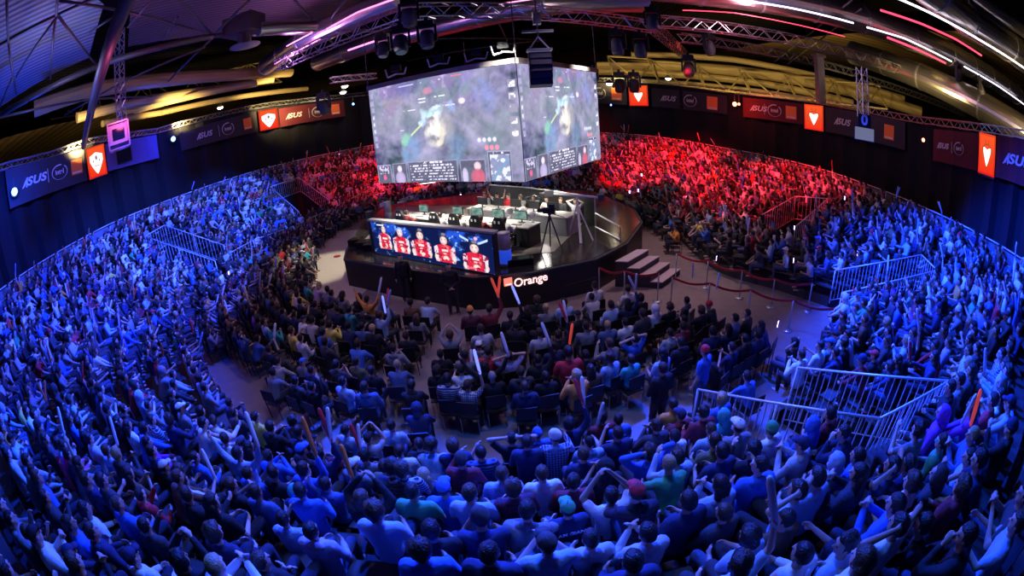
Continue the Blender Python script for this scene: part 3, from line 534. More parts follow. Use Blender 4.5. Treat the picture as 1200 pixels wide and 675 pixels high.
# ------------------------------------------------------------------ banners
banner_n = 0
def banner(x1, t1, b1, x2, t2, b2, m, items, label, cat='banner', name='advertising_banner', group='advertising banners along the drapes', pic=None, off=.35):
    A, B = PW(x1, b1, off), PW(x2, b2, off); At, Bt = PW(x1, t1, off), PW(x2, t2, off)
    At = Vector((A.x, A.y, At.z)); Bt = Vector((B.x, B.y, Bt.z)); rt = B - A; h = ((At.z - A.z) + (Bt.z - B.z)) / 2; L = math.hypot(rt.x, rt.y)
    t = thing(name, label, cat, (0, 0, 0), group=group); cen = (A + B + At + Bt) / 4
    r2 = Vector((rt.x, rt.y, ((B.z - A.z) + (Bt.z - At.z)) / 2)); n = Vector((rt.y, -rt.x, 0)).normalized()
    mb = MB(); nu = 10
    for i in range(nu):
        f0, f1 = i / nu, (i + 1) / nu; w0, w1 = .03 * math.sin(i * 1.7), .03 * math.sin((i + 1) * 1.7)
        P = [A.lerp(B, f0) + n * w0, A.lerp(B, f1) + n * w1, At.lerp(Bt, f1) + n * w1, At.lerp(Bt, f0) + n * w0]
        mb.add(P + [p_ - n * .04 for p_ in P], [(0, 1, 2, 3), (7, 6, 5, 4), (0, 4, 5, 1), (3, 2, 6, 7)])
    if pic is None: mb.build('banner_cloth', m, t)
    else: MB().prism([(A.x, A.y), (B.x, B.y), ((B - n * .12).x, (B - n * .12).y), ((A - n * .12).x, (A - n * .12).y)], min(A.z, B.z), max(At.z, Bt.z)).build('light_box', 'black', t)
    fm = frame_matrix(cen + n * .06, r2, (0, 0, 1)); LL = r2.length
    if pic is not None: picture(LL, h, 60, 90, pic, 'lit_face', 'scr_flag', t, frame_matrix(cen + n * .02, Vector((rt.x, rt.y, 0)), (0, 0, 1)))
    for it in items:
        kind, u, s_ = it[0], it[1], it[2]; pos = Matrix.Translation((u * LL, (it[3] if len(it) > 3 else 0) * h, 0))
        if kind == 'asus':
            me = text_mesh('/SUS', s_ * h, .004, .28, .012 * h, 1.08); me.materials.append(M['bn_text']); o = link('lettering', me, t); o.matrix_local = fm @ pos @ Matrix.Diagonal((1.15, .85, 1, 1))
            mb = MB(); W_ = s_ * h; mb.add([(-1.32 * W_, -.36 * W_, .004), (-1.18 * W_, -.36 * W_, .004), (-.78 * W_, .36 * W_, .004), (-.62 * W_, .36 * W_, .004), (-.78 * W_, -.36 * W_, .004), (-.92 * W_, -.36 * W_, .004), (-.92 * W_, -.02 * W_, .004), (-1.05 * W_, -.02 * W_, .004), (-1.0 * W_, -.12 * W_, .004), (-.92 * W_, -.12 * W_, .004)], [(0, 1, 2), (2, 3, 4, 5)])
            o = mb.build('lettering', 'bn_text', t); o.matrix_local = fm @ pos
        elif kind == 'intel':
            me = text_mesh('intel', s_ * h * .62, .004, 0, .006 * h); me.materials.append(M['bn_text']); o = link('lettering', me, t); o.matrix_local = fm @ pos
            mb = MB(); N = 30
            for k in range(N):
                if k in (4, 5): continue
                a0, a1 = 2 * PI * k / N, 2 * PI * (k + 1) / N; W_ = s_ * h; ro = 1.0; ri = .9 - .06 * math.sin(a0)
                mb.quad((math.cos(a0) * W_ * ro, math.sin(a0) * W_ * .72 * ro, .002), (math.cos(a1) * W_ * ro, math.sin(a1) * W_ * .72 * ro, .002), (math.cos(a1) * W_ * ri, math.sin(a1) * W_ * .72 * ri, .002), (math.cos(a0) * W_ * ri, math.sin(a0) * W_ * .72 * ri, .002))
            o = mb.build('oval_emblem', 'bn_text', t); o.matrix_local = fm @ pos
            o = MB().box(-1.45 * s_ * h, 0, 0, .02 * h, s_ * h * 1.3, .004).build('divider_line', 'bn_text', t); o.matrix_local = fm @ pos
        elif kind == 'sq':
            o = MB().box(0, 0, 0, s_ * h, s_ * h, .01).build('orange_square', 'orange', t); o.matrix_local = fm @ pos
            o2 = MB().box(0, -.36 * s_ * h, .008, .8 * s_ * h, .1 * s_ * h, .004).build('white_bar', 'bn_text', t); o2.matrix_local = fm @ pos
    return t
def shield_pic(kind):
    def f(X, Y):
        c = np.zeros(X.shape + (3,)); c[..., 0] = .5; c[..., 1] = .01 + .03 * Y; c[..., 2] = .01
        c = over(c, rect(X, Y, .08, .05, .92, .95) * .85, (.62, .022, .006)); c = over(c, (rect(X, Y, .08, .05, .92, .95) * Y) * .6, (.75, .10, .02))
        if kind == 'crest':
            d = np.abs(X - .5) / .36; top = .80 - .10 * d; bot = .10 + .42 * d ** 1.3; s = ((d < 1) & (Y < top) & (Y > bot)).astype(float); c = over(c, s, (1.1, 1.0, 1.0))
            c = over(c, blob(X, Y, .5, .62, .07, .09) ** .3, (.10, .05, .08))
            for q in (-1, 1): c = over(c, blob(X, Y, .5 + q * .16, .52, .05, .05) ** .3, (.25, .15, .18))
            c = over(c, rect(X, Y, .34, .34, .66, .38), (.5, .2, .25))
        else:
            d = np.abs(X - .5) / .22; s = ((d < 1) & (Y < .66 - .05 * (1 - d) ** 2) & (Y > .20 + .36 * d ** 1.2)).astype(float); c = over(c, s, (1.2, 1.05, .95))
            for q in (-1, 1):
                e = np.abs(np.hypot((X - .5) / .34, (Y - .46) / .28) - 1) < .07; c = over(c, (e & (Y > .3)).astype(float), (.35, .05, .02)); c = over(c, (np.abs((X - .5) - q * (.06 + (Y - .72) * .35)) < .018) * rect(X, Y, 0, .72, 1, .86), (.30, .05, .02))
        return c
    return f
cr, dr = shield_pic('crest'), shield_pic('heart')
banner(12, 197, 245, 103, 173, 211, 'bn_dark', [('asus', -.16, .36), ('intel', .16, .30), ('sq', .38, .42)], 'dark blue-lit sponsor banner at the far left with two logos and an orange square')
banner(105, 172, 210, 126, 168, 204, 'black', [], 'lit red banner with a white crest, leftmost of all', name='lit_banner', group='lit red crest banners', pic=cr)
banner(127, 168, 201, 187, 157, 185, mat('banner_violet', (.16, .1, .3), .8, bump=.5, bscale=3), [], 'violet patterned banner between the leftmost crest banner and the blue lamp')
banner(213, 155, 177, 303, 130, 154, 'bn_dark', [('asus', -.22, .42), ('intel', .08, .44), ('sq', .35, .6)], 'dark sponsor banner right of the small blue wall lamp')
banner(305, 130, 154, 327, 126, 149, 'black', [], 'lit red banner with a white crest, left of the big screen', name='lit_banner', group='lit red crest banners', pic=cr)
banner(329, 127, 149, 405, 117, 136, 'bn_red', [('asus', -.3, .42), ('intel', .06, .42), ('sq', .34, .6)], 'maroon sponsor banner partly behind a hanging lamp, nearest left of the big screen')
banner(701, 97, 121, 735, 99, 123, 'bn_dark', [('intel', -.42, .4), ('sq', .18, .6)], 'short dark banner end showing beside the right edge of the big screen')
banner(738, 100, 123, 760, 101, 125, 'black', [], 'lit red banner with a white mark, nearest right of the big screen', name='lit_banner', group='lit red crest banners', pic=dr)
banner(764, 103, 125, 852, 112, 134, 'bn_dark', [('asus', -.25, .44), ('intel', .05, .44), ('sq', .33, .66)], 'dark sponsor banner between the big screen and the red wall lamp')
banner(871, 114, 137, 941, 122, 146, 'bn_red', [('asus', -.22, .42), ('intel', .05, .42), ('sq', .32, .62)], 'maroon sponsor banner right of the red wall lamp')
banner(943, 122, 151, 965, 124, 154, 'black', [], 'lit orange banner with a white heart-shaped emblem beside the upright steel post', name='lit_banner', group='lit red crest banners', pic=dr)
banner(967, 125, 154, 1060, 143, 176, 'bn_dark', [('asus', -.25, .4), ('sq', .33, .52)], 'dark sponsor banner behind the small hanging screen on the right')
banner(1093, 151, 188, 1144, 156, 200, 'bn_red', [('asus', -.25, .26), ('intel', .12, .26)], 'maroon sponsor banner left of the rightmost lit banner')
banner(1146, 156, 204, 1165, 157, 206, 'black', [], 'tall lit orange banner with a white heart-shaped emblem, rightmost of all', name='lit_banner', group='lit red crest banners', pic=dr)
banner(1166, 158, 207, 1215, 166, 224, 'bn_red', [('asus', 0, .36)], 'maroon sponsor banner running out at the right, with large letters')
def wall_lamp(x, y, m, label, r=.14):
    p = PW(x, y, .9); az = math.atan2(p.x, p.y); t = thing('wall_spotlight', label, 'lamp', p, -az, 'spotlights on the drape truss'); MB().lathe([(r * 1.3, -.12), (r * 1.4, .12), (r * .7, .35)], n=14).build('housing', 'black', t).rotation_euler = (-PI / 2, 0, 0)
    MB().ell((0, -.1, 0), (r, r * .6, r)).build('lens', m, t, True); MB().bar((0, .1, 0), (0, .1, .8), .06).build('yoke', 'black', t); return p
lampL = wall_lamp(17, 225, 'blue_lamp', 'bright blue spotlight at the far left below the sponsor banner', .20); lampL2 = wall_lamp(203, 163, 'blue_lamp', 'blue spotlight between two banners on the left drape', .16); lampF = wall_lamp(414, 122, 'blue_lamp', 'small blue spotlight beside the left edge of the big screen', .1)
wall_lamp(716, 123, 'blue_lamp', 'small blue spotlight hanging beside the right edge of the big screen', .08)
lampR = wall_lamp(861, 122, 'red_lamp', 'orange-red double spotlight between two right banners', .16); wall_lamp(866, 122, 'red_lamp', 'small red lamp just right of the orange-red double spotlight', .09); wall_lamp(1082, 164, 'red_lamp', 'dim red lamp in the gap between two right banners', .09)
for (x, y, D, lab) in ((258, 126, 44, 'beyond the left drape above the crest banner'), (402, 108, 40, 'left of the big screen near the roof girders'), (714, 98, 40, 'right of the big screen above the short banner'), (783, 92, 46, 'beyond the drape above the middle right sponsor banner'), (404, 101, 39, 'left of the big screen, upper of two')):
    t = thing('hall_lamp', 'warm white hall lamp ' + lab, 'lamp', PD(x, y, D), group='warm hall lamps beyond the drapes'); MB().lathe([(.12, .35), (.3, .2), (.38, 0)]).build('shade', 'iron', t, True); MB().ell((0, 0, 0), (.28, .28, .16)).build('bulb', 'warm_lamp', t, True)
t = thing('steel_post', 'thick steel roof post behind the orange heart banner', 'post', PW(962, 122, -.6)); MB().box(0, 0, 1.5, .6, .4, 3.2).box(0, 0, 3.2, .9, .6, .2).build('post_shaft', 'steel', t)

# ------------------------------------------------------------------ stage
SH = 1.15
st_poly = [(-6.7, 16.7), (-4.1, 15.0), (-1.2, 13.35), (.6, 13.3), (2.9, 14.1), (4.4, 15.6), (5.9, 18.4), (6.3, 21), (5.2, 26.5), (-1, 28.5), (-7.6, 27.5), (-7.8, 23.2), (-7.1, 18.2)]
stage = thing('stage', 'black polygonal stage platform with a glossy top in the middle of the arena', 'stage', (0, 0, 0))
MB().prism(st_poly, 0, SH).build('platform', 'black', stage)
def shrink(P, k, c=(-1, 20)): return [(c[0] + (x - c[0]) * k, c[1] + (y - c[1]) * k) for x, y in P]
MB().prism(shrink(st_poly, .985), SH, SH + .012).build('stage_surface', 'stage_top', stage)
MB().prism([(-6.6, 18.4), (-.4, 15.0), (1.6, 15.2), (3.5, 19.2), (1.5, 23.2), (-6.5, 26.5)], SH + .012, SH + .02).build('pale_stage_mat', 'stage_pale', stage)
sk_ = MB()
for i in range(len(st_poly)):
    a, b = Vector((*st_poly[i], SH - .02)), Vector((*st_poly[(i + 1) % len(st_poly)], SH - .02)); sk_.bar(a, b, .05, .05)
sk_.build('edge_trim', 'darkg', stage)
# Orange sign on stage front
e0, e1 = Vector((.6, 13.3, 0)), Vector((2.9, 14.1, 0)); dd = (e1 - e0).normalized(); nn = Vector((dd.y, -dd.x, 0))
def on_front(x, y):
    v = ray(x, y); o = Vector((0, 0, H)); t = (e0 - o).dot(nn) / v.dot(nn); return o + v * t
cc = on_front(622, 328) + nn * .02; c1 = on_front(595, 330) + nn * .03; c3 = on_front(642, 327)
sg = thing('illuminated_sign', 'glowing Orange sign with a square logo on the stage front', 'sign', (0, 0, 0))
me = text_mesh('Orange', (c3 - on_front(602, 330)).length / 3.1 * 1.0, .012, 0, .003); me.materials.append(M['logo_lit']); o = link('lettering', me, sg); o.matrix_local = frame_matrix(cc, dd, (0, 0, 1))
o = MB().box(0, 0, 0, .27, .25, .03).build('logo_square', 'sq_lit', sg); o.matrix_local = frame_matrix(c1, dd, (0, 0, 1)); o = MB().box(0, -.08, .018, .2, .035, .01).build('logo_bar', 'logo_lit', sg); o.matrix_local = frame_matrix(c1, dd, (0, 0, 1))
MB().bar(e0.lerp(e1, .5) + nn * .01 + Vector((0, 0, .45)), e1 + nn * .01 + Vector((0, 0, .5)), .01, .03).build('shelf_edge', 'darkg', stage)
# LED wall with the five team portraits
wa = W(441, 298, SH); wb = W(581, 324, SH)
ta = PD(436, 261, math.hypot(wa.x, wa.y)); tb = PD(585, 272, math.hypot(wb.x, wb.y)); zt_ = (ta.z + tb.z) / 2
dwall = (wb - wa); dl = dwall.length; du = dwall.normalized(); nw = Vector((du.y, -du.x, 0))
def team(X, Y):
    n1 = fbm(X * 2, Y, 6, 31); n2 = fbm(X * 2, Y, 22, 32); c = np.zeros(X.shape + (3,)) + np.array([.005, .01, .07]); c = over(c, np.clip((n1 - .5) * 5, 0, 1) * np.clip(Y * 1.6 - .5, 0, 1), (.02, .10, .75)); c = over(c, np.clip((n2 - .62) * 8, 0, 1) * np.clip((n1 - .45) * 4, 0, 1), (.25, .55, 1.2))
    f = [(.125, .80, .80, 0), (.285, .76, .98, 1), (.465, .75, 1.1, 0), (.655, .70, 1.05, 0), (.875, .60, 1.15, 0)]
    for (x, hy, s, hood) in f:
        w = .078 * s; d_ = np.abs(X - x) / w; top = hy - .10 - .10 * np.clip(d_, 0, 1.2) ** 2; body = ((d_ < 1.0 - .25 * np.clip((.45 - Y), 0, 1)) & (Y < top) & (Y > hy - .60)).astype(float)
        c = over(c, body, (.70, .02, .06)); sl = body * (d_ > .62); c = over(c, sl * (n2 > .40), (.75, .70, .85)); c = over(c, sl * (n2 < .34), (.10, .02, .08)); c = over(c, body * np.clip((fbm(X * 3, Y, 30, 34) - .56) * 9, 0, 1) * .8, (.22, .0, .03)); c = over(c, body * np.clip((n2 - .6) * 8, 0, 1) * .6, (1.1, .35, .35))
        c = over(c, rect(X, Y, x - .022, hy - .30, x + .026, hy - .245), (1.0, .75, .75)); c = over(c, rect(X, Y, x - .012, hy - .38, x + .012, hy - .34), (.9, .5, .5))
        c = over(c, blob(X, Y, x + .005, hy - .50, .022 * s, .09) ** .3 * (n2 > .45), (.95, .75, .72)); 
        for q in (-1, 1): c = over(c, (blob(X, Y, x + q * w * .85, hy - .48, .014, .09) ** .3) * .9, (1.0, .75, .7))
        c = over(c, blob(X, Y, x, hy + .085, .029 * s, .085) ** .3, (.35, .45, .85) if hood else (.05, .045, .06)); c = over(c, blob(X, Y, x + .004, hy + .17, .018 * s, .04) ** .3 * (1 - hood), (.25, .22, .3))
        c = over(c, blob(X, Y, x, hy, .026 * s, .115) ** .3, (1.15, .88, .84)); c = over(c, blob(X, Y, x - .014 * s, hy, .011 * s, .09) ** .6 * .55, (.55, .3, .35))
        for q in (-1, 1): c = over(c, blob(X, Y, x + q * .010 * s, hy + .020, .0055, .012) ** .4 * .8, (.22, .10, .10)); c = over(c, blob(X, Y, x + q * .010 * s, hy + .042, .008, .010) ** .5 * .7, (.25, .14, .13))
        c = over(c, blob(X, Y, x, hy - .055, .010, .010) ** .4 * .7, (.60, .25, .25)); c = over(c, blob(X, Y, x, hy - .085, .016, .03) * .6, (.45, .25, .22)); c = over(c, blob(X, Y, x + .018 * s, hy - .01, .012, .09) * .6, (.6, .35, .35)); c = over(c, blob(X, Y, x + .002, hy - .015, .004, .02) ** .3 * .6, (.8, .5, .45))
    c = over(c, rect(X, Y, .06, .92, .13, .95), (.8, .9, 1.2)); c = over(c, rect(X, Y, .0, .0, 1, .02), (.02, .02, .05))
    c = over(c, (np.abs((Y - .80) + (X - .83) * 1.8) < .03) * rect(X, Y, .78, .75, .84, .95), (.5, .7, 1.1)); c = over(c, (np.abs((Y - .78) - (X - .93) * 1.8) < .03) * rect(X, Y, .90, .72, .97, .9), (.5, .7, 1.1)); c = over(c, blob(X, Y, .89, .86, .014, .05) ** .3, (.9, .5, .8))
    return c * .95
lw = thing('led_wall', 'low LED wall on the stage edge showing five players in red jerseys', 'screen', (0, 0, 0)); hh = zt_ - SH - .02
a0 = wa - du * .25; b0 = wb + du * .04; bk = -nw * .22
MB().prism([(a0.x, a0.y), (b0.x, b0.y), ((b0 + bk).x, (b0 + bk).y), ((a0 + bk).x, (a0 + bk).y)], SH + .02, zt_).build('screen_housing', 'black', lw)
MB().prism([((a0 - nw * .02).x, (a0 - nw * .02).y), ((b0 - nw * .02).x, (b0 - nw * .02).y), ((b0 + bk * 1.3).x, (b0 + bk * 1.3).y), ((a0 + bk * 1.3).x, (a0 + bk * 1.3).y)], zt_, zt_ + .07).build('top_shelf', 'desk', lw)
picture(dl, hh * .96, 420, 140, team, 'led_screen', 'scr_team', lw, frame_matrix((wa + wb) / 2 + nw * .012 + Vector((0, 0, hh / 2 + .03)), du, (0, 0, 1)))
# side return of the led wall and loudspeaker wedges at the left corner
for k in range(3):
    q = W(417 + 9 * k, 287 + 3 * k, SH); tag(MB().prism([(q.x - .3, q.y - .2), (q.x + .3, q.y - .35), (q.x + .4, q.y + .2), (q.x - .2, q.y + .3)], SH + .012, SH + .30).build('stage_wedge', 'blackg'), 'low black stage wedge catching blue light at the left stage corner, %s' % ['outermost', 'middle one', 'beside the LED wall'][k], 'speaker', 'wedges at the left stage corner')
# drink coolers shaped like cans
def cooler(px, D, hgt, r, label, blue=True):
    q = W(px[0], px[1], SH + .02); t = thing('can_cooler', label, 'cooler', (q.x, q.y, SH + .02)); MB().lathe([(r * .9, 0), (r, .05), (r, hgt * .08), (r, hgt * .10)], n=20).build('foot', 'steel', t, True)
    MB().lathe([(r, hgt * .10), (r, hgt * .52)], n=20).build('blue_band', 'fridge_blue' if blue else 'steel', t, True); MB().lathe([(r, hgt * .52), (r, hgt * .93), (r * .93, hgt)], n=20).build('silver_band', 'silver', t, True); MB().lathe([(r * 1.02, hgt), (r * 1.02, hgt + .02), (r * .8, hgt + .03)], n=20).build('lid', 'hat', t, True)
cooler((593, 311), 14, 1.12, .21, 'silver and blue can-shaped cooler at the right end of the LED wall'); cooler((457, 262), 24, 1.15, .2, 'silver can-shaped column behind the left end of the LED wall', False)

def desk(x0, y0, x1, y1, depth, label, hgt=.78, front='deskside'):
    a, b = Vector((x0, y0, 0)), Vector((x1, y1, 0)); d = (b - a).normalized(); n = Vector((-d.y, d.x, 0)); t = thing('player_desk', label, 'desk', (0, 0, 0)); z = SH + .02
    P = lambda o1, o2: [((a - d * o1 - n * o2).x, (a - d * o1 - n * o2).y), ((b + d * o1 - n * o2).x, (b + d * o1 - n * o2).y), ((b + d * o1 + n * (depth + o2)).x, (b + d * o1 + n * (depth + o2)).y), ((a - d * o1 + n * (depth + o2)).x, (a - d * o1 + n * (depth + o2)).y)]
    MB().prism(P(.03, .03), z + hgt - .05, z + hgt).build('desk_top', 'desk', t)
    f = MB(); f.prism([(a.x, a.y), (b.x, b.y), ((b + n * .06).x, (b + n * .06).y), ((a + n * .06).x, (a + n * .06).y)], z, z + hgt - .05); f.build('front_panel', front, t)
    for e in (a, b - d * .06): MB().prism([(e.x, e.y), ((e + d * .06).x, (e + d * .06).y), ((e + d * .06 + n * depth).x, (e + d * .06 + n * depth).y), ((e + n * depth).x, (e + n * depth).y)], z, z + hgt - .05).build('side_panel', front, t)
    return a, b, d, n
# first desk: players sit with their backs to the LED wall side
d1a, d1b = Vector((-5.0, 20.0, 0)), Vector((.75, 15.8, 0)); A1, B1, D1, N1 = desk(d1a.x, d1a.y, d1b.x, d1b.y, .85, 'long first player desk with dark panels, behind the LED wall', front='black')
d2a, d2b = W(548, 243, 1.98), W(664, 254, 1.98); A2, B2, D2, N2 = desk(d2a.x, d2a.y, d2b.x, d2b.y, .85, 'long second player desk with pale front panel and white top')
d3 = W(668, 250, 1.98)
# low back wall
bw = [W(574, 217, 2.4), W(616, 220, 2.4), W(697, 232, 2.4)]; bp = W(700, 257, SH + .02)
t = thing('stage_back_wall', 'low black wall with metal edge along the back of the stage', 'partition', (0, 0, 0)); mb = MB()
for a, b in zip(bw[:-1], bw[1:]): mb.quad((a.x, a.y, SH), (b.x, b.y, SH), (b.x, b.y, 2.4), (a.x, a.y, 2.4)); mb.quad((b.x, b.y + .12, SH), (a.x, a.y + .12, SH), (a.x, a.y + .12, 2.4), (b.x, b.y + .12, 2.4))
mb.build('wall_panel', 'black', t); MB().path([(*q[:2], 2.42) for q in bw] + [(bw[2].x, bw[2].y, SH), (bw[2].x + .5, bw[2].y - 2.2, SH + .05), (bw[2].x + .5, bw[2].y - 2.2, 1.7), (bw[2].x, bw[2].y, 1.75)], .035).build('metal_frame', 'steel', t)
# monitors & gear
def mon_pic(X, Y):
    n = fbm(X, Y, 6, 44); c = np.zeros(X.shape + (3,)) + np.array([.18, .32, .28]); c += (n[..., None] - .5) * .5; return np.clip(c, .02, 1)
def monitor(p, rz, label):
    t = thing('computer_monitor', label, 'monitor', p, rz, 'monitors on the player desks'); MB().box(0, .03, .30, .56, .04, .34).build('housing', 'black', t); picture(.52, .30, 14, 9, mon_pic, 'display', 'scr_mon', t, frame_matrix(Vector((0, .005, .30)), (1, 0, 0), (0, 0, 1)))
    MB().box(0, .06, .08, .05, .03, .16).box(0, .06, .01, .24, .18, .015).build('stand', 'darkg', t); return t
ordn = ['first', 'second', 'third', 'fourth', 'fifth']
angD1 = math.atan2(D1.y, D1.x); angD2 = math.atan2(D2.y, D2.x); L1 = (B1 - A1).length; L2 = (B2 - A2).length; zd = SH + .02 + .78
for k in range(5):
    q = Vector((-4.3, 18.75, 0)) if k == 0 else Vector((-2.65 + .85 * (k - 1), 17.55 - .62 * (k - 1), 0)); q = q + N1 * 1.1; monitor((q.x, q.y, zd), angD1, 'greenish lit monitor on the first player desk, %s from the left' % ordn[k])
    q = q - N1 * .3; tag(MB().box(0, 0, .012, .40, .14, .02, 0).build('keyboard', 'darkg', loc=(q.x, q.y, zd)), 'dark keyboard before the %s monitor of the first desk' % ordn[k], 'keyboard', 'keyboards on the first desk').rotation_euler = (0, 0, angD1)
    q = A2 + D2 * L2 * (.12 + .18 * k) + N2 * .38; monitor((q.x, q.y, zd), angD2 + PI, 'monitor seen from behind on the second player desk, %s from the left' % ordn[k])
for k, (x, y) in enumerate(((597, 248), (623, 253), (613, 247))):
    q = W(x, y, zd + .25); t = thing('desk_lamp', 'round white desk lamp, %s' % ['leftmost and brightest, between the two desks', 'rightmost, near the desk end', 'middle one, small'][k], 'lamp', (q.x, q.y, zd), group='white round lamps on the desks'); MB().lathe([(.1, 0), (.1, .02), (.015, .03), (.015, .2)]).build('lamp_foot', 'whitep', t, True); MB().ell((0, 0, .28), (.16, .08, .15)).build('lamp_head', 'hat', t, True)
# gaming chairs
def gaming_chair(p, rz, label):
    t = thing('gaming_chair', label, 'chair', p, rz, 'black gaming chairs on the stage')
    MB().box(0, 0, .47, .52, .5, .1).build('seat', 'black', t)
    b = MB(); prof = [(-.24, .5), (.24, .5), (.27, .85), (.25, 1.12), (.16, 1.30), (.10, 1.36), (-.10, 1.36), (-.16, 1.30), (-.25, 1.12), (-.27, .85)]
    a = [(x, -.24 - .06 * (z - .5), z) for x, z in prof] + [(x, -.34 - .06 * (z - .5), z) for x, z in prof]; n = len(prof)
    b.add(a, [tuple(range(n)), tuple(range(2 * n - 1, n - 1, -1))] + [(i, n + i, n + (i + 1) % n, (i + 1) % n) for i in range(n)]); b.build('backrest', 'black', t)
    for sx in (-1, 1): MB().box(sx * .09, -.405, 1.18, .07, .02, .09).build('headrest_slot', 'whitep', t); MB().box(sx * .31, 0, .68, .06, .3, .04).box(sx * .31, 0, .58, .04, .05, .2).build('armrest', 'black', t)
    s = MB().tube((0, 0, .12), (0, 0, .44), .04)
    for k in range(5): s.bar((0, 0, .1), (.3 * math.cos(k * 1.257), .3 * math.sin(k * 1.257), .06), .05)
    s.build('wheel_base', 'darkg', t); return t
zs = SH + .02
# steps down from stage
t = thing('stage_steps', 'pale-topped wooden steps leading down at the right of the stage', 'steps', (0, 0, 0))
s0, s1 = W(721, 306, .95), W(747, 292, .95); p3 = W(762, 330, .24); sv = (s1 - s0) * 1.0; sv.z = 0; st3 = (p3 - s0) / 3; st3.z = 0
for k in range(4):
    z = .95 - k * .237; a = Vector((s0.x, s0.y, 0)) + st3 * k; b = a + sv
    MB().prism([(a.x, a.y), ((a + st3).x, (a + st3).y), ((b + st3).x, (b + st3).y), (b.x, b.y)], 0, z - .03).build('riser_block', 'stepside', t)
    MB().prism([((a - st3 * .02).x, (a - st3 * .02).y), ((a + st3 * 1.06).x, (a + st3 * 1.06).y), ((b + st3 * 1.06).x, (b + st3 * 1.06).y), ((b - st3 * .02).x, (b - st3 * .02).y)], z - .03, z).build('step_board', 'step', t)
# camera gear on stage
def tripod_camera(p, rz, label, hgt=1.35, spread=.45, legm='black'):
    t = thing('camera_tripod', label, 'camera', p, rz)
    for k in range(3): a = k * 2 * PI / 3 + .3; MB().tube((spread * math.cos(a), spread * math.sin(a), 0), (0, 0, hgt), .022, .03).build('leg', legm, t)
    b = MB().box(0, 0, hgt + .16, .16, .42, .2).tube((0, .2, hgt + .16), (0, .42, hgt + .16), .07, n=10).box(0, -.1, hgt + .32, .1, .2, .12).tube((0, 0, hgt), (0, 0, hgt + .08), .06); b.build('camera_body', 'black', t); MB().tube((0, -.05, hgt + .05), (.12, -.5, hgt - .1), .012).build('pan_handle', legm, t); return t
q = W(646, 293, zs); tripod_camera((q.x, q.y, zs), R(70), 'black broadcast camera on a tripod right of the player desks', 1.3)
q = W(681, 285, zs); t = thing('camera_crane', 'pale camera crane on a tall stand at the right of the stage', 'camera crane', (q.x, q.y, zs)); MB().tube((0, 0, 0), (.05, .9, 1.55), .05, .04).tube((.5, .2, 0), (.05, .9, 1.3), .03).tube((-.3, 1.2, 0), (.05, .9, 1.3), .03).build('stand', 'whitep', t); MB().bar((-.9, 1.1, 1.75), (.9, .7, 1.55), .07).build('arm', 'whitep', t); MB().box(-1.0, 1.1, 1.75, .35, .2, .22).tube((-1.15, 1.1, 1.75), (-1.35, 1.1, 1.75), .08).build('camera_body', 'darkg', t); MB().box(.95, .7, 1.55, .25, .2, .25).build('counterweight', 'darkg', t)
q = W(613, 310, zs); tag(MB().prism([(q.x - .5, q.y - .15), (q.x + .35, q.y - .05), (q.x + .35, q.y + .35), (q.x - .5, q.y + .25)], zs, zs + .22).build('stage_monitor', 'blackg'), 'low black floor monitor on the stage edge above the Orange sign', 'speaker')
q = W(432, 268, zs); tag(MB().box(0, 0, .45, .4, .4, .9).build('flight_case', 'darkg', loc=(q.x + .2, q.y, zs)), 'upright dark flight case at the left back of the LED wall', 'case')

# ------------------------------------------------------------------ people
def remeshed(mb, name, mats, voxel, faces, smooth_it=2):
    me = mb.mesh(name + '_raw', 'skin'); o = bpy.data.objects.new('tmp', me); C.objects.link(o)
    m = o.modifiers.new('r', 'REMESH'); m.mode = 'VOXEL'; m.voxel_size = voxel; m.use_smooth_shade = True
    if smooth_it: s_ = o.modifiers.new('s', 'SMOOTH'); s_.factor = .5; s_.iterations = smooth_it
    dg = bpy.context.evaluated_depsgraph_get(); n = len(o.evaluated_get(dg).data.polygons)
    d = o.modifiers.new('d', 'DECIMATE'); d.ratio = min(1, faces / max(1, n * 2))
    dg = bpy.context.evaluated_depsgraph_get(); out = bpy.data.meshes.new_from_object(o.evaluated_get(dg)); bpy.data.objects.remove(o); bpy.data.meshes.remove(me)
    out.name = name; out.materials.clear()
    for m_ in (mats if isinstance(mats, tuple) else (mats,)): out.materials.append(M[m_])
    out.polygons.foreach_set('use_smooth', [True] * len(out.polygons)); out.polygons.foreach_set('material_index', [0] * len(out.polygons)); return out
def V(*a): return Vector(a)
ARM = {  # elbow and wrist offsets from the shoulder (out, forward, up)
 'lap': ((.07, .05, -.26), (-.06, .27, -.27)), 'knees': ((.05, .20, -.22), (-.04, .36, -.36)), 'clap': ((.10, .10, -.23), (-.15, .30, -.04)), 'up': ((.14, .03, .20), (.10, .07, .45)), 'vup': ((.20, .02, .16), (.30, .04, .40)),
 'head': ((.18, .05, .19), (-.06, -.02, .27)), 'phone': ((.06, .18, -.16), (-.11, .34, .06)), 'high': ((.10, .16, .12), (-.10, .26, .33)), 'cross': ((.07, .04, -.26), (-.20, .20, -.17)), 'down': ((.07, -.02, -.27), (.08, .06, -.51)), 'chin': ((.02, .22, -.20), (-.10, .20, .06)),
 'fwd': ((.08, .14, -.18), (.02, .42, -.12)), 'front': ((.08, .02, -.27), (-.16, .16, -.42))}
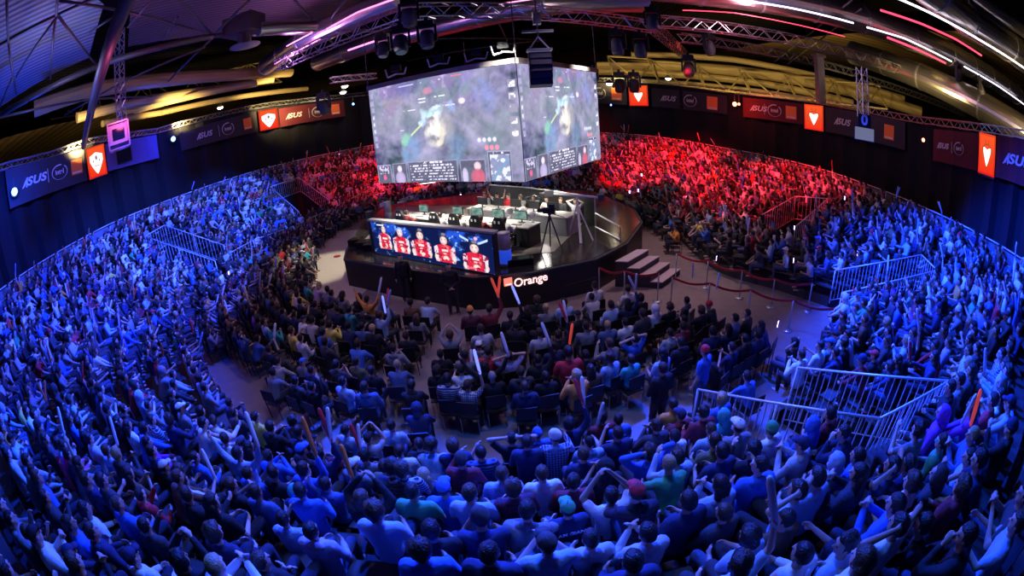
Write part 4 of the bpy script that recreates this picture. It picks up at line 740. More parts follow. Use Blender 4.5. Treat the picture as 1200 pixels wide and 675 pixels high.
POSES = {  # kind, lean, left arm, right arm, head turn
 'lap': ('sit', 4, 'lap', 'lap', 0), 'lean': ('sit', 26, 'knees', 'knees', 0), 'clap': ('sit', 6, 'clap', 'clap', 8), 'oneup': ('sit', 4, 'lap', 'up', -10), 'bothup': ('sit', 0, 'vup', 'vup', 0), 'handshead': ('sit', 0, 'head', 'head', 0),
 'phone': ('sit', 5, 'phone', 'lap', 12), 'camera': ('sit', 0, 'high', 'high', 0), 'cross': ('sit', -4, 'cross', 'cross', -15), 'chin': ('sit', 20, 'chin', 'knees', 15), 'sticks': ('sit', 4, 'fwd', 'fwd', 0), 'side': ('sit', 6, 'lap', 'fwd', 45),
 's_down': ('stand', 2, 'down', 'down', 0), 's_clap': ('stand', 3, 'clap', 'clap', 0), 's_up': ('stand', 0, 'vup', 'vup', 0), 's_front': ('stand', 0, 'front', 'front', 0), 's_phone': ('stand', 4, 'high', 'high', 0)}
FIG = {}
def skeleton(pose):
    kind, lean, la, ra, turn = POSES[pose]; pz = .50 if kind == 'sit' else .94; u = V(0, math.sin(R(lean)), math.cos(R(lean))); pel = V(0, 0, pz)
    J = dict(pel=pel, waist=pel + u * .17, chest=pel + u * .36, neck=pel + u * .50); hl = R(lean * .35); J['head'] = J['neck'] + V(0, math.sin(hl) + .12, math.cos(hl)) * .150
    J['turn'] = R(turn); J['tilt'] = hl
    for s, arm in ((-1, la), (1, ra)):
        sh = J['chest'] + u * .075 + V(s * .188, 0, 0); J['sh%d' % s] = sh; e, w = ARM[arm]; J['el%d' % s] = sh + V(s * e[0], e[1], e[2]); J['wr%d' % s] = sh + V(s * w[0], w[1], w[2])
        if kind == 'sit': J['hip%d' % s] = pel + V(s * .09, .02, 0); J['kn%d' % s] = V(s * .14, .44, .50); J['an%d' % s] = V(s * .14, .42, .09)
        else: J['hip%d' % s] = pel + V(s * .09, 0, 0); J['kn%d' % s] = V(s * .11, .02, .50); J['an%d' % s] = V(s * .12, -.01, .09)
    return J
def figure(pose):
    if pose in FIG: return FIG[pose]
    J = skeleton(pose); F = {}; b = MB()
    def torso(b, g):
        b.caps(J['pel'] + V(-.06, 0, 0), J['pel'] + V(.06, 0, 0), .105 + g, .105 + g); b.caps(J['pel'], J['waist'], .115 + g, .105 + g); b.caps(J['pel'] + V(-.05, 0, .05), J['waist'] + V(-.045, 0, 0), .10 + g, .095 + g); b.caps(J['pel'] + V(.05, 0, .05), J['waist'] + V(.045, 0, 0), .10 + g, .095 + g)
        for s in (-1, 1): b.caps(J['waist'] + V(s * .05, 0, 0), J['chest'] + V(s * .075, 0, 0), .095 + g, .105 + g); b.caps(J['chest'] + V(s * .06, -.01, .02), J['sh%d' % s] + V(-s * .02, 0, 0), .09 + g, .058 + g)
        b.caps(J['chest'] + V(0, 0, .03), J['neck'] + V(0, -.01, -.02), .08 + g, .055 + g * .6)
    torso(b, 0); b.caps(J['neck'] + V(0, -.01, -.05), J['head'] + V(0, -.01, -.03), .052, .050)
    rz = Matrix.Rotation(J['turn'], 3, 'Z') @ Matrix.Rotation(-J['tilt'], 3, 'X'); hc = J['head']
    def hp(x, y, z): return hc + rz @ V(x, y, z)
    b.ell(hp(0, -.005, .03), (.076, .096, .098), 16, 12, rz); b.ell(hp(0, .025, -.035), (.058, .066, .075), 12, 10, rz); b.ell(hp(0, .062, -.075), (.026, .022, .02), 8, 6, rz)
    b.caps(hp(0, .082, .015), hp(0, .104, -.016), .011, .016, 8); b.ell(hp(0, .082, .035), (.055, .02, .013), 10, 6, rz)
    for s in (-1, 1): b.ell(hp(s * .078, .0, .0), (.012, .022, .032), 8, 6, rz)
    for s in (-1, 1):
        sh, el, wr = J['sh%d' % s], J['el%d' % s], J['wr%d' % s]; b.caps(sh, el, .050, .040); b.caps(el, wr, .041, .027)
        d = (wr - el).normalized(); inward = V(-s, 0, 0); side = (inward - d * inward.dot(d)).normalized(); pn = d.cross(side).normalized(); palm = wr + d * .045
        b.caps(wr, palm + d * .01, .024, .028, 8); 
        for k, (o, L) in enumerate(((-.030, .058), (-.010, .072), (.011, .068), (.030, .052))):
            base = palm + pn * o + d * .022; m1 = base + d * L * .55 + side * .008; m2 = m1 + d * L * .42 + side * .024; b.caps(base, m1, .0105, .0098, 6); b.caps(m1, m2, .0098, .0085, 6)
        tb = wr + d * .025 + pn * .02 * -1; t1 = tb + (-pn * .030 + d * .030 + side * .012); b.caps(tb, t1, .013, .011, 6); b.caps(t1, t1 + d * .026 + side * .012, .011, .0095, 6)
        hip, kn, an = J['hip%d' % s], J['kn%d' % s], J['an%d' % s]; b.caps(hip, kn, .085, .056); b.caps(kn, an, .054, .038); b.caps(an + V(0, -.02, -.035), an + V(0, .15, -.055), .04, .03)
        J['hand%d' % s] = palm; J['hd%d' % s] = d
    body = remeshed(b, 'body_' + pose, ('skin', 'eye', 'lip'), .0095, 4200)
    # eyes and mouth join the body as small islands
    bm = bmesh.new(); bm.from_mesh(body)
    def island(c, rad, mi):
        t_ = MB().ell(c, rad, 8, 6, rz); vs = [bm.verts.new(v) for v in t_.v]
        for f in t_.f: fc = bm.faces.new([vs[i] for i in f]); fc.material_index = mi; fc.smooth = True
    for s in (-1, 1): island(hp(s * .030, .084, .012), (.013, .008, .008), 1)
    island(hp(0, .086, -.048), (.024, .008, .006), 2)
    bm.to_mesh(body); bm.free(); F['body'] = body; F['J'] = J
    for nm, long_ in (('tee', False), ('sweater', True)):
        c = MB(); torso(c, .020 if not long_ else .028)
        for s in (-1, 1):
            sh, el, wr = J['sh%d' % s], J['el%d' % s], J['wr%d' % s]
            if long_: c.caps(sh, el, .066, .056); c.caps(el, wr.lerp(el, .06), .056, .040)
            else: c.caps(sh, sh.lerp(el, .62), .066, .062)
        F[nm] = remeshed(c, nm + '_' + pose, 'cloth', .016, 900)
    c = MB()
    for s in (-1, 1):
        hip, kn, an = J['hip%d' % s], J['kn%d' % s], J['an%d' % s]; c.caps(hip, kn, .100, .072); c.caps(kn, an + V(0, 0, .02), .070, .052)
    c.caps(J['pel'] + V(-.07, -.0, 0), J['pel'] + V(.07, 0, 0), .122, .122); F['trousers'] = remeshed(c, 'trousers_' + pose, 'cloth', .016, 700)
    FIG[pose] = F; return F
def shoe_mesh():
    return MB().caps((0, -.05, .045), (0, .12, .035), .052, .042).mesh('shoe', 'cloth', True)
SHOE = shoe_mesh()
# headgear and hair, all centred on the head centre and facing +Y
def shell(rad, cut, name, mats, off=(0, -.008, .03), rough=0.0, extra=None):
    b = MB().ell((0, 0, 0), (1, 1, 1), 20, 14); vs = []
    for v in b.v:
        x, y, z = v; X, Y, Z = x * rad[0] + off[0], y * rad[1] + off[1], z * rad[2] + off[2]
        k = cut(X, Y, Z); n = 1 + rough * (mnoise.noise(Vector((x * 4, y * 4, z * 4)))) 
        vs.append(((X * n) * (1 - k) + off[0] * k * 0 + X * .72 * k, (Y * n) * (1 - k) + Y * .72 * k, Z * n * (1 - k) + Z * .72 * k))
    b.v = vs
    if extra: extra(b)
    return b.mesh(name, mats, True)
def c_short(X, Y, Z): return 1.0 if (Y > .035 and Z < .068) or (Z < -.035 and Y > -.03) or Z < -.075 else 0.0
def c_long(X, Y, Z): return 1.0 if (Y > .045 and Z < .068) else 0.0
def long_extra(b):
    for s in (-1, 0, 1): b.caps((s * .05, -.065, -.0), (s * .065, -.085, -.22), .058, .035, 10)
HAIR = {
 'short': shell((.086, .108, .112), c_short, 'hair_short', 'hair', rough=.09), 'crop': shell((.080, .102, .105), c_short, 'hair_crop', 'hair', rough=.02), 'bushy': shell((.104, .122, .130), c_short, 'hair_bushy', 'hair', rough=.22),
 'long': shell((.092, .112, .115), c_long, 'hair_long', 'hair', rough=.07, extra=long_extra),
 'beanie': shell((.090, .110, .125), lambda X, Y, Z: 1.0 if Z < .015 else 0.0, 'beanie', 'cloth', off=(0, -.008, .035), rough=.02, extra=lambda b: b.lathe([(.084, .018), (.094, .022), (.094, .055), (.086, .06)], (0, -.006, 0), 18)),
 'cap': shell((.088, .106, .105), lambda X, Y, Z: 1.0 if Z < .035 else 0.0, 'cap', 'cloth', rough=.0, extra=lambda b: b.add([(x, y, z) for z in (.045, .055) for x, y in ((-.075, .05), (.075, .05), (.07, .13), (.035, .165), (-.035, .165), (-.07, .13))], [(0, 1, 2, 3, 4, 5), (11, 10, 9, 8, 7, 6)] + [(i, 6 + i, 6 + (i + 1) % 6, (i + 1) % 6) for i in range(6)])),
 'hood': shell((.112, .130, .145), lambda X, Y, Z: 1.0 if (Y > .055 and Z < .10) else 0.0, 'hood', 'cloth', off=(0, -.02, .005), rough=.05, extra=lambda b: b.caps((0, -.08, -.08), (0, -.10, -.17), .085, .06)),
}
HOODLUMP = MB().caps((-.07, -.085, -.155), (.07, -.085, -.155), .055, .055).caps((0, -.09, -.15), (0, -.11, -.22), .06, .04).mesh('hood_folded', 'cloth', True)
COLOURS = {'black': (.012, .012, .015), 'navy': (.02, .03, .09), 'dark grey': (.05, .05, .055), 'grey': (.22, .22, .23), 'light grey': (.48, .48, .50), 'white': (.80, .80, .80), 'light blue': (.35, .50, .75), 'blue': (.05, .16, .62), 'teal': (.05, .40, .42), 'green': (.06, .38, .16),
  'red': (.62, .03, .04), 'dark red': (.20, .02, .03), 'brown': (.16, .08, .04), 'yellow': (.85, .70, .12), 'orange': (.80, .32, .06), 'purple': (.30, .05, .50), 'pink': (.80, .10, .30), 'olive': (.14, .14, .06), 'lilac': (.45, .38, .60), 'denim': (.08, .14, .30)}
HAIRC = {'black': (.008, .007, .007), 'dark brown': (.025, .014, .009), 'brown': (.07, .038, .02), 'fair': (.42, .30, .14), 'grey': (.3, .3, .3)}
SKIN = [(.62, .40, .30), (.55, .34, .25), (.68, .46, .36), (.45, .27, .18), (.58, .38, .28)]
POSETXT = {'lap': 'sitting with hands in the lap', 'lean': 'sitting bent forward, elbows on knees', 'clap': 'sitting and clapping', 'oneup': 'sitting with one arm raised', 'bothup': 'sitting with both arms up', 'handshead': 'sitting with hands on the head', 'phone': 'sitting and looking at a hand', 'camera': 'sitting with both hands held high',
  'cross': 'sitting with folded arms', 'chin': 'sitting with chin on a hand', 'sticks': 'sitting with both forearms out', 'side': 'sitting with head turned aside', 's_down': 'standing with arms down', 's_clap': 'standing and clapping', 's_up': 'standing with both arms up', 's_front': 'standing with hands joined in front', 's_phone': 'standing with hands held high'}
ANG0 = Vector((-1, 20))
def colour_obj(o, c): o.color = (*c, 1)
def set_mat(o, m): o.material_slots[0].link = 'OBJECT'; o.material_slots[0].material = M[m]
STICK = MB().lathe([(.010, 0), (.028, .03), (.034, .22), (.034, .48), (.024, .53), (.01, .545)], n=12).mesh('inflatable_stick', 'balloon', True)
PHONE = MB().box(0, 0, 0, .075, .012, .15).mesh('phone_body', 'black')
def person(P, group=None):
    """P: dict x,y,z,rz,pose,top,topc,trc,hair,hairc,skin,label,s"""
    F = figure(P['pose']); J = F['J']; o = link('person', F['body']); o.location = (P['x'], P['y'], P['z']); o.rotation_euler = (0, 0, P['rz']); o.scale = (P['s'],) * 3; colour_obj(o, P['skin']); tag(o, P.get('label'), 'person', group)
    t = link('sweater' if P['top'] != 'tee' else 't_shirt', F['tee' if P['top'] == 'tee' else 'sweater'], o); colour_obj(t, P['topc'])
    if P.get('pat'): set_mat(t, {'striped': 'striped', 'checked': 'plaid'}[P['pat']])
    tr = link('trousers', F['trousers'], o); colour_obj(tr, P['trc'])
    if P['hair'] != 'bald':
        hm = HAIR[P['hair']]; h = link({'beanie': 'beanie', 'cap': 'cap', 'hood': 'hood'}.get(P['hair'], 'hair'), hm, o); h.location = J['head']; h.rotation_euler = (-J['tilt'], 0, J['turn']); colour_obj(h, P['hairc'])
        if P['hair'] in ('beanie', 'cap'):
            h2 = link('hair', HAIR['crop'], o); h2.location = J['head']; h2.rotation_euler = (-J['tilt'], 0, J['turn']); colour_obj(h2, HAIRC['dark brown'])
    if P['top'] == 'hoodie' and P['hair'] != 'hood':
        hl = link('folded_hood', HOODLUMP, o); hl.location = J['head'] + V(0, .0, -.0); colour_obj(hl, tuple(c * .9 for c in P['topc']))
    if POSES[P['pose']][0] == 'stand':
        for s in (-1, 1): sh = link('shoe', SHOE, o); sh.location = (J['an%d' % s].x, J['an%d' % s].y, 0); colour_obj(sh, (.03, .03, .03))
    return o, F
def held(P, F, side, mesh, name, cat, label, group, tiltx=0.0, colour=(.9, .9, .9), along=None):
    J = F['J']; m = Matrix.Translation((P['x'], P['y'], P['z'])) @ Matrix.Rotation(P['rz'], 4, 'Z') @ Matrix.Diagonal((P['s'],) * 3 + (1,))
    o = link(name, mesh); d = along or (V(side * .15, .25, 1)).normalized(); q = d.to_track_quat('Z', 'Y'); o.matrix_world = m @ Matrix.Translation(J['hand%d' % side] + J['hd%d' % side] * .03 - d * .06) @ q.to_matrix().to_4x4(); colour_obj(o, colour); tag(o, label, cat, group); return o

# ------------------------------------------------------------------ who sits where
def facing(x, y, j=.12):
    return math.atan2(ANG0.y - y, ANG0.x - x) - PI / 2 + random.gauss(0, j)
KEY = [  # head pixel x, y, pose, garment, colour, hair kind, hair colour, extra, description
 (298, 492, 'lap', 'tee', 'yellow', 'short', 'dark brown', {}, 'person in a bright yellow t-shirt at the inner edge of the left stand'),
 (334, 503, 'lean', 'sweater', 'navy', 'bushy', 'black', {}, 'dark-haired person in navy just right of the yellow t-shirt'),
 (403, 505, 'lap', 'tee', 'light blue', 'short', 'black', {}, 'person in a plain light blue t-shirt beside the aisle, left of the black cap'),
 (430, 512, 'camera', 'tee', 'light grey', 'cap', 'black', {}, 'person in a black cap and pale t-shirt lifting both hands by the aisle'),
 (457, 499, 'lap', 'tee', 'light blue', 'short', 'black', {}, 'person in a pale blue t-shirt right of the black cap at the aisle'),
 (487, 487, 'lean', 'hoodie', 'navy', 'hood', 'navy', {}, 'person in a dark navy hood hunched in the aisle behind the seats'),
 (492, 528, 'lap', 'tee', 'black', 'short', 'dark brown', {'zig': 1}, 'person in a black jersey with a green zigzag across the back'),
 (495, 556, 'lap', 'sweater', 'navy', 'long', 'fair', {}, 'person with long fair hair in the near stand'),
 (473, 562, 'lap', 'tee', 'light grey', 'bushy', 'brown', {'pat': 'striped'}, 'person in a grey and black striped t-shirt left of the long fair hair'),
 (455, 570, 'lean', 'sweater', 'brown', 'bushy', 'dark brown', {'pat': 'striped'}, 'bushy-haired person in a brown striped sweater in the near stand'),
 (532, 531, 'lap', 'sweater', 'navy', 'bushy', 'brown', {}, 'person with bushy hair in navy, just right of the green zigzag jersey'),
 (600, 517, 'handshead', 'tee', 'black', 'short', 'black', {}, 'person in black, both arms folded over the head, front row'),
 (630, 508, 'lap', 'hoodie', 'blue', 'beanie', 'blue', {}, 'person in a bright blue beanie and blue hoodie in the front row'),
 (618, 517, 'lap', 'sweater', 'dark grey', 'short', 'dark brown', {}, 'small dark-haired person in grey left of the blue beanie'),
 (668, 500, 'oneup', 'sweater', 'navy', 'bushy', 'black', {'stick': 'red'}, 'person in navy raising a red and white inflatable stick right of the blue beanie'),
 (707, 493, 'lap', 'tee', 'dark red', 'short', 'black', {}, 'person in a dark red t-shirt in the front row near a raised white stick'),
 (726, 492, 'lap', 'tee', 'blue', 'short', 'black', {'lines': 1}, 'person in a royal blue t-shirt with three white lines of print on the back'),
 (762, 528, 'handshead', 'hoodie', 'blue', 'bushy', 'dark brown', {}, 'person in a blue hoodie with both elbows out and hands at the head'),
 (588, 556, 'lap', 'hoodie', 'light blue', 'short', 'brown', {}, 'person in a pale blue hoodie in the second row left of the white t-shirt'),
 (603, 582, 'lap', 'sweater', 'dark red', 'bushy', 'brown', {'pat': 'checked'}, 'broad-backed person in a dark red checked shirt in the middle of the near stand'),
 (636, 560, 'lap', 'tee', 'white', 'short', 'brown', {}, 'person in a plain white t-shirt in the middle of the near stand'),
 (667, 594, 'lap', 'sweater', 'navy', 'cap', 'green', {'giant': 1}, 'person in a green cap and a navy jersey reading I AM GIANT'),
 (551, 589, 'lap', 'tee', 'light blue', 'short', 'brown', {}, 'person in a smooth light blue t-shirt left of the dark red checked shirt'),
 (443, 615, 'lap', 'tee', 'light blue', 'bushy', 'brown', {}, 'person with a wide light blue back in the lower left of the near stand'),
 (495, 656, 'lap', 'sweater', 'blue', 'bushy', 'dark brown', {}, 'big-haired person at the bottom edge below the long fair hair'),
 (573, 660, 'lap', 'sweater', 'navy', 'short', 'black', {}, 'dark-haired person in navy at the bottom edge below the light blue t-shirt'),
 (717, 580, 'camera', 'tee', 'white', 'short', 'black', {}, 'person in a white t-shirt holding both hands high, right of the green cap'),
 (695, 627, 'lap', 'hoodie', 'light grey', 'short', 'black', {}, 'person in a pale grey hoodie directly below the green cap'),
 (765, 622, 'clap', 'hoodie', 'light grey', 'short', 'black', {}, 'person in a pale hoodie clapping, low in the near stand right of the grey hoodie'),
 (745, 661, 'lap', 'sweater', 'navy', 'short', 'black', {}, 'dark-haired person at the bottom edge right of the pale grey hoodie'),
 (685, 536, 'lap', 'tee', 'navy', 'short', 'brown', {}, 'short-haired person in navy behind the red and white stick'),
 (797, 539, 'phone', 'hoodie', 'light blue', 'short', 'dark brown', {}, 'person in a pale blue hoodie looking at a hand, right of the raised elbows'),
 (850, 489, 'lap', 'hoodie', 'teal', 'hood', 'teal', {}, 'person wearing a teal hood directly behind the front rail of the near opening'),
 (825, 494, 'lap', 'sweater', 'dark red', 'short', 'black', {}, 'dark-haired person in a maroon jacket left of the teal hood'),
 (866, 509, 'lap', 'sweater', 'grey', 'cap', 'white', {}, 'person in a white cap right of the teal hood'),
 (908, 503, 'lap', 'hoodie', 'white', 'beanie', 'green', {}, 'person in a green and red beanie and white hoodie in front of the barred rail'),
 (947, 519, 'clap', 'hoodie', 'light grey', 'cap', 'navy', {}, 'person in a dark cap and pale jacket clapping in front of the barred rail'),
 (985, 537, 'lap', 'hoodie', 'light blue', 'hood', 'light blue', {}, 'person with a pale blue hood pulled up by the corner of the barred rail'),
 (1013, 529, 'lap', 'sweater', 'blue', 'short', 'black', {}, 'dark-haired person in blue just right of the pale blue hood'),
 (932, 584, 'handshead', 'tee', 'light blue', 'short', 'dark brown', {}, 'person with both arms on the head, pale blue shirt, low right in the near stand'),
 (957, 572, 'lap', 'hoodie', 'light blue', 'short', 'black', {}, 'person in a pale blue hoodie right of the arms on the head'),
 (885, 532, 'phone', 'sweater', 'black', 'bushy', 'black', {}, 'dark bushy-haired person in black, left of the red stick pair'),
 (847, 540, 'lap', 'tee', 'navy', 'short', 'black', {}, 'broad person in a navy t-shirt below the white cap'),
 (858, 594, 'clap', 'sweater', 'dark grey', 'short', 'brown', {}, 'person in dark grey clapping, low in the near stand below the navy t-shirt'),
 (885, 628, 'lap', 'tee', 'light blue', 'bushy', 'black', {}, 'bushy-haired person in light blue at the bottom right of the near stand'),
 (1048, 545, 'handshead', 'tee', 'navy', 'short', 'black', {'pat': 'striped'}, 'person in a striped navy jersey, hands on head, by the barred rail corner'),
 (1073, 539, 'lap', 'sweater', 'navy', 'short', 'dark brown', {}, 'person in navy just right of the striped jersey by the rail corner'),
 (1002, 639, 'side', 'tee', 'light blue', 'short', 'black', {}, 'person turning the head aside at the lower right edge in a pale t-shirt'),
 (1045, 629, 'handshead', 'tee', 'white', 'short', 'black', {}, 'person in a white t-shirt with both arms lifted at the lower right edge'),
 (1147, 528, 'clap', 'hoodie', 'light blue', 'short', 'black', {}, 'person in a pale blue hoodie with hands pressed together at the far right'),
 (1108, 486, 'lap', 'hoodie', 'purple', 'hood', 'purple', {}, 'person in a purple hood beside the end of the barred rail'),
 (1114, 506, 'lap', 'tee', 'green', 'short', 'dark brown', {}, 'person in a green t-shirt directly below the purple hood'),
 (1057, 594, 'clap', 'sweater', 'blue', 'short', 'black', {}, 'person in blue clapping below the navy striped jersey'),
 (92, 594, 'lap', 'sweater', 'white', 'short', 'black', {}, 'short-haired person in a white sweater at the lower left of the picture'),
 (150, 655, 'lap', 'hoodie', 'white', 'cap', 'navy', {}, 'person in a dark cap and white hoodie at the bottom left'),
 (210, 562, 'sticks', 'tee', 'white', 'short', 'black', {'stick': 'white'}, 'person in a white t-shirt holding a pale inflatable stick low on the left stand'),
 (230, 514, 'lean', 'tee', 'white', 'short', 'black', {}, 'person bent forward in a white t-shirt left of the yellow t-shirt'),
 (222, 532, 'lap', 'sweater', 'blue', 'short', 'black', {}, 'dark-haired person in a blue sweater with an orange collar below the bent white t-shirt'),
 (340, 573, 'lap', 'sweater', 'navy', 'beanie', 'teal', {}, 'person in a round teal beanie in the lower left of the near stand'),
 (322, 600, 'phone', 'tee', 'light blue', 'short', 'black', {}, 'person in a light blue t-shirt diagonally below the teal beanie'),
 (252, 634, 'lap', 'sweater', 'navy', 'bushy', 'brown', {'pat': 'striped'}, 'bushy-haired person in a striped collar jersey at the lower left'),
 (357, 560, 'oneup', 'sweater', 'blue', 'short', 'dark brown', {'stick': 'orange'}, 'person in blue raising an orange stick just right of the teal beanie'),
 (375, 540, 'oneup', 'sweater', 'navy', 'short', 'black', {'stick': 'red'}, 'person in navy raising a red stick above the teal beanie'),
 (75, 530, 'lap', 'sweater', 'pink', 'short', 'black', {'flag': 1}, 'person wrapped in a pink and red flag on the left stand'),
 (885, 447, 'lean', 'tee', 'blue', 'short', 'dark brown', {'floor': 1}, 'person in a blue t-shirt bent forward just inside the near opening'),
 (790, 478, 'lap', 'sweater', 'orange', 'short', 'dark brown', {}, 'person in a mustard orange sweater at the aisle left of the barred rail'),
]
FLOORKEY = [  # people on the floor seats and in the aisle
 (524, 447, 'lap', 'tee', 'light grey', 'short', 'black', {'pat': 'striped'}, 'person in a grey and blue striped t-shirt, left end of the last floor row'),
 (547, 450, 'oneup', 'tee', 'white', 'short', 'brown', {'pat': 'checked', 'stick': 'blue'}, 'person in a white checked shirt raising a lit stick in the last floor row'),
 (577, 442, 'lap', 'sweater', 'black', 'crop', 'grey', {}, 'grey-haired person in a black track jacket, last floor row'),
 (611, 438, 'lap', 'hoodie', 'dark grey', 'short', 'brown', {}, 'person in a dark grey hooded jacket right of the grey-haired person'),
 (640, 441, 'lap', 'sweater', 'black', 'short', 'black', {}, 'dark person in black left of the wide red t-shirt'),
 (667, 424, 'lap', 'tee', 'red', 'short', 'black', {'s': 1.18}, 'large person in a wide red t-shirt in the last floor row'),
 (693, 432, 'lap', 'sweater', 'brown', 'long', 'dark brown', {}, 'long-haired person in brown right of the wide red t-shirt'),
 (717, 421, 'lap', 'tee', 'light blue', 'bushy', 'dark brown', {}, 'person in a faded light blue shirt in the last floor row'),
 (741, 421, 'lap', 'tee', 'teal', 'short', 'dark brown', {}, 'person in a turquoise t-shirt at the right of the last floor row'),
 (515, 413, 'lap', 'tee', 'black', 'short', 'black', {}, 'person in a black t-shirt at the left end of the second last floor row'),
 (544, 416, 'lap', 'sweater', 'grey', 'short', 'black', {}, 'person in a grey sweater between the black t-shirt and the red sweater'),
 (572, 415, 'lap', 'sweater', 'red', 'short', 'black', {}, 'person in a red sweater with white collar in the second last floor row'),
 (597, 415, 'handshead', 'tee', 'lilac', 'short', 'black', {}, 'person in a pale lilac t-shirt with hands behind the head in the floor seats'),
 (564, 388, 'lap', 'tee', 'light grey', 'short', 'dark brown', {}, 'person in a light grey t-shirt left of the lit blue stick'),
 (633, 390, 'lap', 'tee', 'light grey', 'short', 'dark brown', {}, 'person in a light grey t-shirt, left of the raised red sticks'),
 (649, 404, 'lap', 'sweater', 'navy', 'short', 'dark brown', {}, 'person in navy directly below the raised red stick pair'),
 (655, 392, 'oneup', 'sweater', 'black', 'short', 'black', {'stick': 'red'}, 'person in black holding up a red stick in the middle of the floor seats'),
 (551, 366, 'lap', 'sweater', 'dark red', 'beanie', 'orange', {'pat': 'checked'}, 'person in a dark red checked shirt and an orange hat near the stage'),
 (574, 364, 'oneup', 'sweater', 'dark red', 'short', 'dark brown', {'stick': 'red2'}, 'person in dark red holding two orange-red sticks crossed before the stage'),
 (598, 369, 'oneup', 'sweater', 'black', 'short', 'black', {'stick': 'blue'}, 'person in black holding a blue glowing stick in the floor seats'),
 (629, 350, 'lap', 'sweater', 'black', 'bushy', 'brown', {}, 'brown-haired person in black sitting nearest below the Orange sign'),
 (698, 337, 'lap', 'tee', 'white', 'short', 'dark brown', {}, 'person in a white t-shirt nearest the stage corner by the red ropes'),
 (737, 339, 'lap', 'tee', 'white', 'short', 'dark brown', {}, 'person in a white t-shirt second from the stage corner, right of the first'),
 (744, 396, 'handshead', 'tee', 'blue', 'short', 'dark brown', {}, 'person in a blue t-shirt with raised arms in the floor seats'),
 (787, 388, 'lap', 'tee', 'light grey', 'short', 'dark brown', {}, 'person in pale grey left of the dull red t-shirt'),
 (802, 383, 'lap', 'tee', 'dark red', 'short', 'dark brown', {}, 'person in a dull red t-shirt right of the pale grey one'),
 (777, 433, 's_front', 'sweater', 'black', 'short', 'dark brown', {}, 'person in a dark vest with pale sleeves standing in the aisle'),
 (480, 459, 'lean', 'hoodie', 'black', 'short', 'black', {}, 'person in a black hooded jacket at the near corner of the left floor block'),
 (427, 457, 'lap', 'hoodie', 'denim', 'short', 'dark brown', {}, 'person in a denim blue hoodie, last row of the left floor block'),
 (400, 450, 'lap', 'tee', 'light blue', 'short', 'black', {}, 'person in a light blue shirt in the last row of the left floor block'),
 (377, 392, 'lap', 'tee', 'blue', 'short', 'black', {}, 'person in a royal blue t-shirt in the middle of the left floor block'),
 (415, 423, 'lap', 'sweater', 'olive', 'short', 'black', {}, 'person in an olive jacket with yellow edge in the left floor block'),
 (487, 371, 'lap', 'sweater', 'grey', 'long', 'brown', {}, 'person in grey with long brown hair at the left floor block edge'),
 (497, 358, 'lean', 'tee', 'light blue', 'short', 'dark brown', {}, 'person bent forward in a pale blue t-shirt behind the grey sweater'),
 (408, 363, 'lap', 'tee', 'teal', 'short', 'black', {}, 'person in a teal t-shirt beside red and white sticks in the left floor block'),
 (318, 428, 'lean', 'hoodie', 'light grey', 'short', 'dark brown', {}, 'person in a pale grey hoodie at the aisle end of the left floor block'),
 (362, 432, 'lap', 'sweater', 'navy', 'short', 'dark brown', {}, 'person in a navy jacket with bright blue trim in the left floor block'),
]
PLACED = []     # (x, y, z, attributes)
def mk(x, y, z, pose, top, col, hair, hc, ex, label, key=False, s=None):
    hcol = COLOURS[hc] if hair in ('beanie', 'cap', 'hood') else HAIRC.get(hc, (.02, .015, .01))
    d = dict(x=x, y=y, z=z, rz=facing(x, y), pose=pose, top=top, colname=col, topc=COLOURS[col], trc=random.choice([(.02, .025, .05), (.015, .015, .018), (.06, .08, .14), (.04, .04, .045)]), hair=hair, hname=hc, hairc=hcol, skin=random.choice(SKIN), pat=ex.get('pat'), ex=ex, label=label, key=key, s=s or ex.get('s') or random.uniform(.95, 1.05))
    PLACED.append(d); return d
def head_h(pose): J = skeleton(pose); return J['head'].z + .02
for (x, y, pose, top, col, hair, hc, ex, lab) in KEY:
    if ex.get('floor'): p = W(x, y, head_h(pose)); p = Vector((p.x, p.y, 0))
    else:
        p = hit(x, y, head_h(pose))
        if p is None: continue
        a = angle(p.x, p.y); k = int(np.clip(tier_t(p.x, p.y), 0, .999) * NT); p.z = tier_z(a, k) if tier_t(p.x, p.y) > 0 else 0
    mk(p.x, p.y, p.z, pose, top, col, hair, hc, ex, lab, True)
for (x, y, pose, top, col, hair, hc, ex, lab) in FLOORKEY:
    p = W(x, y, head_h(pose)); mk(p.x, p.y, 0, pose, top, col, hair, hc, ex, lab, True)
